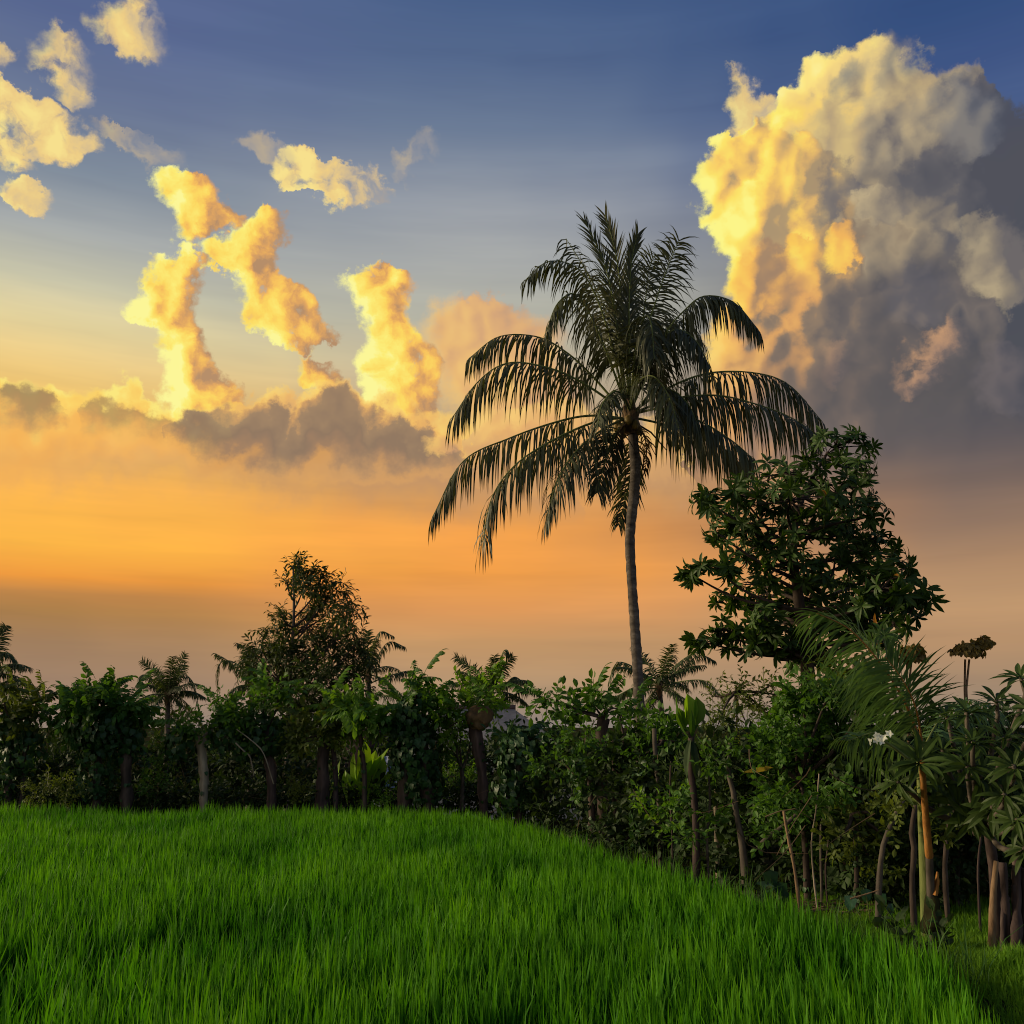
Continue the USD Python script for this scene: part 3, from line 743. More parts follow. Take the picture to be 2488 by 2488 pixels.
# ---------------------------------------------------------------- palms
def frond_mesh(pts, length, side=None, n=60, droop=0.9, width=0.03, sweep=0.75, start=0.16, seed=0, skip=0.05, side2=None):
    """Leaflets along a curved midrib. side: direction of one row of leaflets (the other is opposite, or side2); droop: how much they hang."""
    r = np.random.default_rng(seed)
    c = curve(pts, 40)
    s = np.linspace(0, 1, 40)
    tan = unit(np.gradient(c, axis=0))
    groups = []
    t = start + (1 - start) * (np.arange(n) + 0.4 * r.random(n)) / n
    P = np.stack([np.interp(t, s, c[:, k]) for k in range(3)], 1)
    T = unit(np.stack([np.interp(t, s, tan[:, k]) for k in range(3)], 1))
    for sgn in (1, -1):
        if side is None:
            D = np.cross(T, UP)
            D = unit(D) * sgn
        else:
            base = np.asarray(side if sgn > 0 or side2 is None else side2, float) * (sgn if side2 is None else 1)
            D = unit(base - T * (T @ base)[:, None])
        sw = (sweep if np.mean(droop) < 0.5 else 0.5) * (0.55 + 0.9 * t ** 2)
        d0 = unit(D + T * sw[:, None] + 0.21 * r.normal(size=(n, 3)))
        L = length * np.interp(t, [0, 0.2, 0.45, 0.75, 1.0], [0.45, 0.85, 1.0, 0.88, 0.5]) * (0.80 + 0.36 * r.random(n))
        dr = droop * (0.55 + 0.9 * r.random(n))
        keep = r.random(n) > skip
        st = 5
        pos, d = P.copy(), d0.copy()
        cent = [pos.copy()]
        for k in range(1, st):
            d = unit(d + np.array([0, 0, -1.0]) * (dr * 0.60 * (k ** 0.6))[:, None])
            pos = pos + d * (L / (st - 1))[:, None]
            cent.append(pos.copy())
        cent = np.stack(cent, 1)
        wdir = unit(T[:, None] - unit(np.gradient(cent, axis=1)) * np.sum(T[:, None] * unit(np.gradient(cent, axis=1)), -1, keepdims=True))
        prof = np.array([0.55, 1.0, 0.85, 0.5, 0.0]) * width
        a = cent - wdir * prof[None, :, None]
        b = (cent + wdir * prof[None, :, None])[:, :-1]
        v = np.concatenate([a, b], 1)[keep]
        f = []
        for k in range(st - 2):
            f += [(k, st + k, st + k + 1), (k, st + k + 1, k + 1)]
        f.append((st - 2, st + st - 2, st - 1))
        f = np.array(f)
        groups.append((v.reshape(-1, 3), (f[None] + (np.arange(len(v)) * v.shape[1])[:, None, None]).reshape(-1, 3)))
    return merge(groups), c


def add_frond(parent, pts, length, r0, look, stem_look, label=None, **kw):
    m, c = frond_mesh(pts, length, **kw)
    p = put("frond", m, look, parent, label=label)
    put("midrib", tube(c, np.linspace(r0, r0 * 0.22, len(c)), 5), stem_look, p, smooth=True)
    return p


def nuts(parent, centre, n, spread, size):
    for k in range(n):
        a = 2 * np.pi * k / n + 0.5
        s = trimesh.creation.icosphere(2, size)
        v = np.array(s.vertices) * [0.85, 0.85, 1.15] + centre + np.array([math.cos(a) * spread, math.sin(a) * spread, -0.12 * (k % 3)])
        put("coconut", (v, s.faces), "coconut", parent, smooth=True)


# the tall palm
Y0 = 30.0
Z4 = lambda x, y, d=0.0: at(1000 + x / 1.84, 480 + y / 1.84, Y0 + d)
trunk_px = [(1556, 1900), (1556, 1790), (1552, 1680), (1545, 1560), (1537, 1440), (1531, 1340), (1532, 1280), (1540, 1205), (1544, 1135), (1539, 1075), (1536, 1020)]
tp = [at(x, y, Y0) for x, y in trunk_px]
tp[0][2] = min(tp[0][2], float(ground_z(tp[0][0], Y0)) - 0.1)
palm = thing("coconut_palm", "tall coconut palm with slender curved trunk rising high above the hedge", "palm tree", tp[0])
cl = curve(tp, 90)
rad = np.interp(np.linspace(0, 1, 90), [0, 0.25, 0.6, 0.88, 1.0], [0.19, 0.165, 0.145, 0.165, 0.14])
rad = rad * (1 + 0.035 * np.sign(np.sin(np.arange(90) * 2.1)) + 0.02 * rng.normal(size=90))
put("trunk", tube(cl, rad, 12, 0.03), "palm_bark", palm, smooth=True)
FR = [  # zoomed sketch points (x, y, depth offset), leaflet direction, length, droop
    ([(965, 920, 0), (915, 560, -.2), (870, 320, -.2), (775, 105, -.3)], (1, .5, 0), .95, .10),
    ([(972, 920, 0), (945, 520, .2), (915, 260, .1), (866, 78, 0)], (1, -.4, 0), .95, .06),
    ([(978, 920, 0), (972, 540, -.4), (982, 300, -.5), (1012, 155, -.6)], (1, .4, 0), .85, .05),
    ([(960, 920, 0), (905, 620, .5), (820, 400, .6), (740, 262, .7), (690, 183, .8)], (1, .7, .3), .95, .75),
    ([(955, 920, 0), (880, 600, -.3), (800, 390, -.7), (715, 300, -1), (600, 290, -1.2), (492, 385, -1.3)], None, .9, .7),
    ([(955, 920, 0), (850, 640, -.8), (745, 440, -1.2), (655, 470, -1.5), (598, 610, -1.6)], None, .95, .9),
    ([(985, 920, 0), (1040, 640, .3), (1100, 440, .4), (1150, 300, .4), (1197, 188, .4)], (1, .25, -.2), 1.0, .35),
    ([(990, 930, 0), (1130, 620, -.3), (1225, 500, -.4), (1312, 440, -.5), (1440, 468, -.6), (1550, 590, -.7)], None, 1.0, 1.25),
    ([(985, 930, 0), (1090, 680, -1), (1180, 590, -1.4), (1270, 640, -1.7), (1335, 760, -1.9)], None, 1.1, .95),
    ([(940, 950, 0), (810, 800, .2), (690, 690, .3), (560, 622, .3), (390, 622, .2), (255, 720, .1)], None, 1.1, 1.1),
    ([(940, 950, 0), (800, 850, -.5), (640, 770, -.9), (440, 738, -1.1), (300, 820, -1.2), (178, 990, -1.3)], None, 1.2, 1.1),
    ([(940, 985, 0), (790, 975, -.2), (640, 1005, -.3), (440, 1075, -.4), (230, 1180, -.5), (92, 1430, -.6)], None, 1.1, 1.2),
    ([(945, 985, 0), (830, 1000, -.6), (650, 1075, -1), (470, 1190, -1.2), (360, 1340, -1.3), (318, 1540, -1.4)], None, 1.2, 1.1),
    ([(950, 990, 0), (850, 1040, -.9), (740, 1130, -1.4), (655, 1260, -1.7), (600, 1440, -1.8)], None, 1.05, .9),
    ([(955, 1000, 0), (905, 1070, -.6), (865, 1180, -.9), (830, 1320, -1)], (1, .6, 0), .75, .6),
    ([(975, 1010, .3), (985, 1110, .9), (975, 1260, 1), (925, 1465, 1)], (1, .6, 0), .75, .5),
    ([(1000, 950, 0), (1150, 850, .2), (1330, 785, .3), (1540, 785, .3), (1690, 840, .3), (1835, 1000, .2)], None, 1.25, 1.2),
    ([(1000, 960, 0), (1170, 900, -.4), (1370, 885, -.7), (1560, 930, -.9), (1700, 985, -1), (1815, 1060, -1)], None, 1.3, 1.3),
    ([(1000, 965, 0), (1130, 945, -.8), (1290, 1000, -1.3), (1430, 1085, -1.6), (1530, 1170, -1.8)], None, 1.1, 1.1),
    ([(980, 945, -.2), (1010, 830, -1.2), (1080, 800, -1.9), (1150, 890, -2.3), (1195, 1035, -2.5)], None, .95, .7),
    ([(995, 985, 0), (1110, 1010, .5), (1280, 1060, .8), (1420, 1140, 1), (1500, 1230, 1.1)], None, 1.1, 1.2),
    ([(990, 930, 0), (1040, 700, 1), (1110, 560, 1.4), (1220, 560, 1.7), (1300, 650, 1.9)], None, 1.2, .9),
    ([(980, 930, -.2), (1000, 700, -1), (1040, 540, -1.6), (1070, 560, -2.1), (1085, 720, -2.4)], (1, .1, 0), 1.0, 1.0),
    ([(975, 950, -.3), (940, 880, -1.2), (900, 870, -1.8), (850, 930, -2.2), (830, 1040, -2.4)], None, .8, .9),
    ([(1005, 955, -.2), (1075, 870, -.9), (1160, 860, -1.3), (1240, 930, -1.6), (1290, 1050, -1.7)], None, .9, 1.0),
    ([(985, 900, .4), (1020, 640, .9), (1045, 470, 1.1), (1060, 330, 1.2), (1090, 250, 1.2)], (1, .3, 0), .95, .3),
]
for k, (pts, side, ln, dr) in enumerate(FR):
    add_frond(palm, [Z4(*p) for p in pts], (.8 if dr < .2 else 1) * ln * (1.62 if dr > .5 else 1.38), 0.045, "palm_leaf", "green_stem", side=side, droop=dr, n=72, width=0.029, seed=k, start=0.52 if k == 7 else 0.22 if len(pts) > 4 else 0.18, skip=0.13, sweep=2.1 if dr < .2 else .75)
for k, pts in enumerate(([(985, 1000, .2), (1030, 1040, .5), (1050, 1120, .7), (1045, 1230, .8)], [(970, 1000, -.3), (925, 1050, -.5), (905, 1130, -.6), (908, 1220, -.6)])):
    add_frond(palm, [Z4(*p) for p in pts], .55, .035, "dry_leaf", "husk", label="dead brown hanging frond", side=(1, .3, 0), droop=1.0, n=34, width=.022, seed=700 + k, skip=.35)
put("dead_stalk", tube([Z4(985, 1000), Z4(1070, 1050), Z4(1140, 1130)], [0.04, 0.03, 0.015], 5), "dark_bark", palm)
put("dead_stalk", tube([Z4(985, 1005), Z4(1050, 1075, -.3), Z4(1090, 1150, -.4)], [0.03, 0.025, 0.012], 5), "husk", palm)
nuts(palm, Z4(965, 1010), 9, 0.34, 0.15)
put("crown_base", merge([tube(curve([Z4(985, 1060), Z4(978, 990), Z4(972, 900)], 8), np.array([.2, .26, .3, .3, .28, .24, .2, .12]), 9, 0.15)]), "husk", palm)


def small_palm(label, cx, cy, depth, size, nf, seed, fixed=(), trunk=True, droop=0.9, rise=0.55, group=None, look="far_palm_leaf"):
    """A coconut palm of random fronds about the crown centre given in the photograph; size: frond length in its pixels."""
    r = np.random.default_rng(seed)
    k = depth / 2388.0
    c = at(cx, cy, depth)
    g0 = np.array([c[0] + 0.15, depth, float(ground_z(c[0], depth)) - 0.1])
    t = thing("coconut_palm", label, "palm tree", g0, group)
    if trunk:
        line = curve([g0, (g0 * 0.5 + c * 0.5) + [0.1, 0, 0], c], 14)
        put("trunk", tube(line, np.linspace(0.17, 0.11, 14), 8, 0.04), "palm_bark", t, smooth=True)
    R = size * k
    for q_ in range(nf):
        a = 2 * np.pi * (q_ * 0.382) + r.random() * 0.4
        el = np.interp(q_ / nf, [0, 1], [1.35, -0.35]) + 0.15 * r.normal()
        hd = np.array([math.cos(a), math.sin(a), 0])
        L = R * (0.85 + 0.3 * r.random())
        p, d, pts = c.copy(), hd * math.cos(el) + UP * math.sin(el), [c.copy()]
        for s_ in range(5):
            p = p + d * L / 5
            d = unit(d - UP * 0.19 * (0.4 + math.cos(el)) * droop)
            pts.append(p.copy())
        up_ = el > 1.0
        add_frond(t, pts, R * 0.26, 0.035, look, "green_stem", side=(1, .5, 0) if up_ else None, droop=0.2 if up_ else 0.55, n=46, width=R * 0.011, seed=seed * 50 + q_)
    for q_, pts in enumerate(fixed):
        add_frond(t, [at(x, y, depth + d_) for x, y, d_ in pts], R * 0.28, 0.035, look, "green_stem", side=None, droop=0.65, n=48, width=R * 0.011, seed=seed * 70 + q_)
    put("crown_base", tube([c - [0, 0, 0.5], c, c + [0, 0, 0.5]], [0.1, 0.2, 0.1], 7), "husk", t)
    return t


p1 = small_palm("small coconut palm behind the tall palm's trunk with thin pale lower trunk", 1602, 1668, 46.0, 118, 13, 3, [[(1605, 1660, 0), (1660, 1620, 0), (1700, 1592, 0), (1738, 1606, 0)], [(1600, 1670, 0), (1660, 1655, -1), (1715, 1655, -1.5), (1752, 1690, -2)], [(1600, 1672, 0), (1535, 1675, -1), (1500, 1690, -1), (1462, 1705, -1)], [(1600, 1665, 0), (1548, 1625, 0), (1500, 1610, 0), (1478, 1658, 0)], [(1605, 1675, 0), (1650, 1690, 0), (1690, 1720, 0), (1720, 1765, 0)]])
p2 = small_palm("coconut palm with a tight mop of drooping fronds between two hedge trees", 408, 1690, 48.0, 92, 20, 4, [[(408, 1690, 0), (440, 1640, 0), (470, 1660, 0), (482, 1720, 0)], [(405, 1690, 0), (370, 1650, 0), (345, 1640, 0), (332, 1668, 0)]], rise=.8)
p3 = small_palm("coconut palm peeping out left of the tall thin-leaved tree", 612, 1672, 46.0, 110, 11, 5, [[(612, 1670, 0), (590, 1625, 0), (555, 1605, 0), (530, 1620, 0), (530, 1680, 0)], [(612, 1665, 0), (600, 1600, 0), (590, 1570, 0), (575, 1562, 0)]])
p4 = small_palm("coconut palm half hidden right of the tall thin-leaved tree with bent fronds", 895, 1640, 50.0, 110, 6, 6, [[(890, 1650, 0), (915, 1600, 0), (945, 1560, 0), (985, 1572, 0)], [(890, 1640, 0), (905, 1570, 0), (925, 1535, 0), (955, 1545, 0)], [(900, 1660, 0), (950, 1640, 0), (1000, 1630, 0), (1010, 1650, 0)], [(890, 1680, 0), (950, 1690, -1), (1000, 1680, -1), (1035, 1700, -1)]])
p5 = small_palm("coconut palm standing up behind the burl-headed hedge tree near the grey roof", 1190, 1685, 40.0, 112, 12, 8, [[(1195, 1705, 0), (1245, 1690, 0), (1285, 1670, 0), (1318, 1695, 0)], [(1195, 1690, 0), (1225, 1665, 0), (1250, 1645, 0), (1275, 1660, 0)], [(1185, 1690, 0), (1140, 1665, 0), (1100, 1660, 0), (1070, 1690, 0)], [(1190, 1680, 0), (1210, 1620, 0), (1225, 1580, 0), (1238, 1590, 0)]])
p6 = small_palm("coconut palm cut off by the picture's left edge with arching fronds", -30, 1640, 38.0, 120, 12, 9, [[(-30, 1640, 0), (0, 1590, 0), (25, 1590, 0), (45, 1615, 0)], [(-30, 1650, 0), (0, 1660, 0), (40, 1650, 0), (75, 1670, 0)]])


# ---------------------------------------------------------------- broad-leaved trees
def limb_to(points, r0, r1, n=10, sides=6):
    return tube(curve(points, n), np.linspace(r0, r1, n), sides, 0.05)


# the tree on the right: leaves in whorls at the twig ends
Y1 = 15.5
k1 = Y1 / 2388.0
c1 = [(2030, 1088, 95, 42), (2085, 1130, 50, 45), (1900, 1150, 105, 45), (1800, 1205, 85, 45), (1715, 1218, 42, 24), (1920, 1215, 120, 55), (2040, 1205, 105, 60), (2110, 1255, 55, 40), (1840, 1275, 80, 40), (1990, 1275, 110, 42),
      (1745, 1298, 36, 26), (1735, 1375, 62, 26), (1672, 1392, 26, 22), (1815, 1362, 85, 40), (1915, 1380, 95, 48), (2030, 1350, 90, 42), (2130, 1350, 70, 40), (2200, 1388, 65, 46), (2140, 1432, 95, 52), (2265, 1452, 34, 26), (2225, 1478, 55, 40),
      (1870, 1450, 75, 40), (1970, 1455, 95, 52), (2060, 1480, 85, 42), (1760, 1455, 36, 28), (1765, 1530, 40, 30), (1800, 1556, 65, 36), (1715, 1562, 26, 20), (1880, 1525, 45, 26), (1950, 1545, 55, 42), (2060, 1540, 40, 30), (2140, 1520, 55, 28), (2200, 1520, 36, 24), (1840, 1480, 36, 22), (1930, 1590, 26, 22), (2140, 1558, 34, 26)]
c1 += [(1900, 1310, 60, 30), (2050, 1290, 60, 34), (1830, 1330, 44, 26), (2080, 1420, 60, 34), (2000, 1420, 50, 30), (1760, 1260, 50, 30), (2120, 1310, 44, 34), (1830, 1420, 50, 28), (2175, 1460, 50, 36)]
c1 += [(1860, 1500, 60, 30), (1950, 1500, 60, 30), (2040, 1510, 60, 30), (2110, 1500, 55, 32), (1990, 1590, 40, 24), (1900, 1570, 44, 24)]
b1 = at(1962, 1800, Y1)
b1[2] = float(ground_z(b1[0], Y1)) - 0.05
tree = thing("mango_tree", "large dark tree with whorls of long leaves, just right of the tall palm", "tree", b1)
tl = curve([b1, at(1963, 1650, Y1), at(1958, 1570, Y1), at(1938, 1440, Y1), at(1928, 1320, Y1), at(1950, 1210, Y1), at(2010, 1100, Y1)], 40)
put("trunk", tube(tl, np.interp(np.linspace(0, 1, 40), [0, .45, 1], [.15, .11, .02]), 9, 0.05), "dark_bark", tree, smooth=True)
tips = []
for (cx, cy, rx, ry) in c1:
    cx -= 26 * (cx > 2140)
    dj = rng.normal() * 0.55
    C, R = px_clump(cx, cy, rx, ry, Y1, jitter=dj, deep=max(0.35, 0.75 * rx * k1))
    # branch from the trunk, a little below the clump
    ti = int(np.argmin(np.linalg.norm(tl - (C + [0, 0, -0.25 - 0.25 * abs(C[0] - tl[-1, 0])]), axis=1) + 100 * (tl[:, 2] > C[2] + 0.1) + 100 * (tl[:, 2] < at(1958, 1600, Y1)[2])))
    s0 = tl[ti]
    midp = s0 * 0.45 + C * 0.55 + np.array([0, 0, -0.10]) + 0.08 * rng.normal(size=3)
    put("branch", limb_to([s0, midp, C], 0.035, 0.012), "dark_bark", tree, smooth=True)
    n = int(5 + (rx * ry) / 300)
    q, d = in_ball(n, 0.45)
    tw = C + q * R
    for p_, d_ in zip(tw, d):
        tips.append((p_, unit(d_ + [0, 0, 0.35] + 0.5 * rng.normal(size=3)), C))
twigs, LP, LA, LN, LS = [], [], [], [], []
for p_, d_, C in tips:
    twigs.append(tube(curve([C, (C + p_) / 2 + 0.05 * rng.normal(size=3), p_], 5), np.linspace(0.011, 0.006, 5), 4, caps=False))
    P, A, N, Sz = whorl(10, seed=rng.integers(1e9))
    x = unit(np.cross(d_, [0.31, 0.2, 0.93]))
    z = np.cross(x, d_)
    M = np.stack([x, d_, z], 1)
    LP.append(p_ + (P * 0.3) @ M.T)
    LA.append(A @ M.T + [0, 0, -0.35])
    LN.append(N @ M.T)
    LS.append(0.225 * Sz * (0.8 + 0.4 * rng.random()))
put("twigs", merge(twigs), "dark_bark", tree, kind="stuff")
LP, LA, LN, LS = map(np.concatenate, (LP, LA, LN, LS))
near = np.argsort(LP[:, 1])
single, rest = near[:290], near[290:]
put("foliage", scatter(LANCE, LP[rest], LA[rest], LN[rest], LS[rest]), "tree_leaf", tree, kind="stuff")
for q_ in single:
    put("leaf", scatter(LANCE, LP[q_:q_ + 1], LA[q_:q_ + 1], LN[q_:q_ + 1], LS[q_:q_ + 1]), "tree_leaf" if rng.random() > 0.02 else "orange_leaf", tree)

# the tall thin tree in the middle distance
Y2 = 38.0
b2 = at(702, 1900, Y2)
b2[2] = float(ground_z(b2[0], Y2)) - 0.1
tree = thing("slender_tree", "tall see-through tree with pale straight trunk behind the left part of the hedge", "tree", b2)
tl2 = curve([b2, at(704, 1660, Y2), at(712, 1540, Y2), at(714, 1460, Y2), at(712, 1375, Y2)], 30)
put("trunk", tube(tl2, np.linspace(0.15, 0.03, 30), 8), "grey_bark", tree, smooth=True)
c2 = [(725, 1378, 38, 18), (755, 1395, 40, 24), (780, 1420, 34, 30), (695, 1412, 18, 14), (740, 1420, 30, 20), (800, 1452, 40, 34), (828, 1418, 18, 16), (845, 1450, 22, 30), (680, 1490, 26, 26), (690, 1520, 30, 24), (770, 1480, 40, 24), (840, 1495, 36, 30), (870, 1500, 22, 30), (760, 1525, 46, 30), (820, 1540, 50, 30),
      (880, 1550, 34, 36), (672, 1560, 34, 30), (635, 1540, 16, 22), (640, 1590, 36, 34), (610, 1575, 20, 26), (700, 1590, 50, 36), (770, 1585, 55, 36), (840, 1600, 50, 40), (895, 1600, 28, 46), (600, 1620, 34, 40), (680, 1640, 60, 40), (780, 1640, 70, 40), (870, 1660, 46, 46), (820, 1700, 60, 40), (740, 1700, 60, 40), (650, 1690, 50, 40), (750, 1760, 80, 40), (850, 1750, 50, 40)]
for cx, cy, rx, ry in c2:
    C, R = px_clump(cx, cy, rx, ry, Y2, jitter=rng.normal() * 0.8)
    ti = int(np.argmin(np.abs(tl2[:, 2] - (C[2] - 0.5 - 0.75 * abs(C[0] - tl2[-1, 0])))))
    put("branch", limb_to([tl2[ti], tl2[ti] * .5 + C * .5 + [0, 0, -.12], C], 0.045, 0.012, 7, 5), "dark_bark", tree, smooth=True)
put("crown", crown([px_clump(708 + (cx - 708) * .93, cy, rx * .9, ry, Y2, jitter=rng.normal() * 0.8) for cx, cy, rx, ry in c2], "narrow", 0.66, 11, up=-0.15, rand=0.6, shell=0.25), "far_tree_leaf", tree)


def hedge_tree(name, label, cat, depth, trunks, clumps, kind="feather", look="hedge_leaf", bark="grey_bark", size=0.5, density=11, ivy=(), ivy_density=95, ivy_look="ivy_leaf", group=None, extra=None, up=0.35, rand=0.5, base=None, leaf_ivy=0.13, ivy_kind=HEART, tops=0.5, topsize=0.5):
    """A tree or shrub of the hedge. trunks: (points in the photograph, radius at foot, radius at top); clumps, ivy: ellipses in the photograph."""
    if name == "hedge_tree":      # ragged heads
        clumps = [(c[0], c[1] + 26 + 15 * rng.normal(), c[2] * .84, c[3] * .8, *c[4:]) for c in clumps]
    feet = []
    lines = []
    for pts, r0, r1 in trunks:
        line = [at(x, y, depth + (p[0] if p else 0)) for x, y, *p in pts]
        if base is not False:
            line[0][2] = float(ground_z(line[0][0], line[0][1])) - 0.05
        feet.append(line[0])
        lines.append((line, r0, r1))
    if not feet:
        f0 = at(clumps[0][0], 1950, depth)
        f0[2] = float(ground_z(f0[0], depth))
        feet = [f0]
    t = thing(name, label, cat, feet[0], group)
    climb = []
    for line, r0, r1 in lines:
        c = curve(line, 16)
        flare = 1 + 0.5 * np.exp(-np.arange(16) / 1.2)
        put("trunk", tube(c, np.linspace(r0, r1, 16) * (1 + 0.10 * rng.normal(size=16)) * flare, 9, 0.12), bark, t, smooth=True)
        k_ = rng.integers(0, 16, 26)
        an = rng.random(26) * 6.28
        out = np.stack([np.cos(an), np.sin(an), 0 * an], 1)
        climb.append(scatter(HEART, c[k_] + out * (np.linspace(r0, r1, 16)[k_] * 1.15)[:, None], out * .4 + [0, 0, -1] + .3 * rng.normal(size=(26, 3)), out + .3 * rng.normal(size=(26, 3)), .075 * (.6 + .8 * rng.random(26))))
    cl_ = [px_clump(cx, cy, rx, ry, depth, jitter=rng.normal() * 0.25 + (e[0] if e else 0)) for cx, cy, rx, ry, *e in clumps]
    if cl_:
        top = lines[0][0][-1] if lines else None
        if top is not None:
            for C, R in cl_:
                put("branch", limb_to([top, (top + C) / 2 + 0.06 * rng.normal(size=3), C], 0.028, 0.010, 6, 5), bark, t, smooth=True)
        cm = [crown(cl_, kind, size, density, up, rand, 0.4)]
        if tops:
            P, A = [], []
            for C, R in cl_:
                n = max(2, int(tops * R[0] * 9))
                a_ = rng.random(n) * 2 * np.pi
                q_ = np.stack([np.cos(a_) * (.3 + .7 * rng.random(n)), np.sin(a_) * .7, .45 + .5 * rng.random(n)], 1)
                P.append(C + q_ * np.array(R))
                A.append(q_ * [1.1, 1.0, 0.5] + [0, 0, .35] + .3 * rng.normal(size=(n, 3)))
            P, A = np.vstack(P), np.vstack(A)
            w_ = rng.integers(0, 4, len(P))
            for k in range(4):
                m = w_ == k
                cm.append(scatter(SPRAYS["feather"][k], P[m], A[m], np.array([0, 0, 1.0]) + .3 * rng.normal(size=(m.sum(), 3)), topsize * (.75 + .5 * rng.random(m.sum()))))
        put("crown", merge(cm), look, t)
    if climb and not ivy:
        put("climber", merge(climb), ivy_look, t, kind="stuff")
    if ivy:
        vs = climb
        for cx, cy, rx, ry, *e in ivy:
            C, R = px_clump(cx, cy, rx, ry, depth, jitter=e[0] if e else 0)
            n = int(4 * np.pi * R[0] * R[2] * ivy_density)
            q, d = in_ball(n, 0.78)
            A = d * 0.35 + np.array([0, 0, -1.0]) + 0.35 * rng.normal(size=(n, 3))
            vs.append(scatter(ivy_kind, C + q * R, A, d + 0.35 * rng.normal(size=(n, 3)), leaf_ivy * (0.6 + 0.8 * rng.random(n))))
        put("ivy", merge(vs), ivy_look, t)
    return t


HT = "clipped living-fence trees behind the rice"
hedge_tree("hedge_tree", "dark hedge tree at the picture's left edge, feathery top above two black trunks", "tree", 21.2, [([(22, 1960), (24, 1850), (30, 1760)], .09, .07), ([(52, 1960), (58, 1860), (70, 1770)], .06, .045)],
           [(30, 1700, 75, 50), (60, 1650, 70, 40), (20, 1640, 40, 30), (95, 1680, 40, 28), (0, 1720, 50, 60)], look="olive_leaf", bark="dark_bark", ivy=[(30, 1770, 60, 40), (60, 1820, 50, 60), (20, 1870, 30, 70)])
hedge_tree("hedge_tree", "round-crowned hedge tree with feathery leaves over an ivy-clad double trunk", "tree", 21.0, [([(312, 1960), (306, 1850), (290, 1760)], .13, .10), ([(235, 1960), (238, 1850), (246, 1760)], .10, .07)],
           [(230, 1655, 90, 42), (170, 1660, 60, 30), (300, 1670, 62, 40), (225, 1710, 110, 50), (330, 1690, 50, 36), (160, 1720, 50, 36), (255, 1625, 40, 18), (270, 1760, 80, 36)], look="hedge_leaf", bark="dark_bark", ivy=[(235, 1850, 48, 90), (250, 1770, 80, 50), (310, 1790, 40, 60)])
hedge_tree("hedge_tree", "hedge tree with a smooth pale straight trunk and low flat crown", "tree", 20.8, [([(494, 1965), (496, 1900), (492, 1850), (488, 1795)], .075, .10)],
           [(470, 1745, 65, 34), (530, 1720, 55, 36), (440, 1765, 40, 26), (560, 1700, 50, 30)], look="hedge_leaf", bark="pale_bark", kind="round", size=.38, density=15, ivy=[(440, 1800, 40, 40), (545, 1770, 36, 50)])
hedge_tree("hedge_tree", "bushy hedge tree with stout reddish trunk, bare pale sticks leaning on it", "tree", 20.9, [([(662, 1960), (660, 1890), (648, 1820), (650, 1770)], .085, .12)],
           [(640, 1690, 70, 50), (590, 1715, 60, 40), (680, 1650, 55, 40), (665, 1745, 80, 46), (610, 1770, 50, 36)], look="hedge_leaf", bark="purple_bark", kind="round", size=.40, density=15, ivy=[(650, 1780, 60, 50), (600, 1800, 50, 40)])
hedge_tree("hedge_tree", "hedge tree on a thick dark knobbly trunk beside the broad bright leaves", "tree", 20.6, [([(780, 1965), (785, 1900), (784, 1840), (796, 1780)], .16, .12), ([(818, 1965), (815, 1880), (806, 1800)], .055, .05)],
           [(770, 1740, 70, 46), (740, 1765, 46, 36), (800, 1720, 50, 40), (720, 1790, 40, 34)], look="olive_leaf", bark="purple_bark", kind="round", size=.40, density=15)
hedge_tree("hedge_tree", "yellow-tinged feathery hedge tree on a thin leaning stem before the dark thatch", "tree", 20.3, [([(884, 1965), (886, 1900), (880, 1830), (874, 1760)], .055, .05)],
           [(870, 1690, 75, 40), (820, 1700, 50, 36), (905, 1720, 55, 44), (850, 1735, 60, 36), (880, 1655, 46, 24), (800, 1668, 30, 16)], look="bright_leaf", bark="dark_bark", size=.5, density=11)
hedge_tree("hedge_tree", "ivy-smothered stump pair with a sparse airy top, mid hedge", "tree", 20.2, [([(985, 1965), (982, 1880), (992, 1800), (1000, 1720)], .13, .10), ([(1045, 1965), (1035, 1880), (1020, 1780)], .13, .11)],
           [(1000, 1670, 70, 40), (1050, 1665, 55, 34), (960, 1700, 50, 36), (1080, 1690, 40, 30), (1020, 1640, 40, 22)], look="hedge_leaf", bark="dark_bark", size=.5, density=10, ivy=[(1010, 1740, 60, 60), (1015, 1830, 62, 80), (1030, 1900, 50, 50), (985, 1800, 40, 80)])
hedge_tree("hedge_tree", "leaning hedge tree with swollen rusty burl under a bright tuft of leaves", "tree", 20.0, [([(1178, 1975), (1172, 1890), (1160, 1810), (1152, 1745)], .10, .13)],
           [(1165, 1690, 62, 40), (1190, 1660, 46, 36), (1120, 1712, 36, 28), (1200, 1700, 34, 32), (1175, 1640, 34, 24), (1090, 1730, 40, 34)], look="bright_leaf", bark="purple_bark", kind="round", size=.40, density=15)
burl = trimesh.creation.icosphere(3, 1.0)
bv = np.array(burl.vertices) * (0.75 + 0.6 * meshkit.fbm(np.array(burl.vertices) * 2.2 + 5, 3, 2))[:, None]
put("burl", (bv * np.array([.26, .2, .24]) + at(1165, 1742, 19.9), burl.faces), "husk", "/World/hedge_tree_007", smooth=True)
hedge_tree("young_tree", "slim pale forked young tree in a gap of the hedge", "tree", 20.6, [([(1122, 1970), (1124, 1900), (1122, 1865)], .045, .04), ([(1122, 1866), (1112, 1840), (1108, 1800)], .03, .02), ([(1124, 1866), (1138, 1830), (1146, 1790)], .03, .02)],
           [(1120, 1790, 50, 40), (1085, 1800, 40, 44)], look="hedge_leaf", bark="grey_bark", kind="round", size=.35, density=16, base=False)
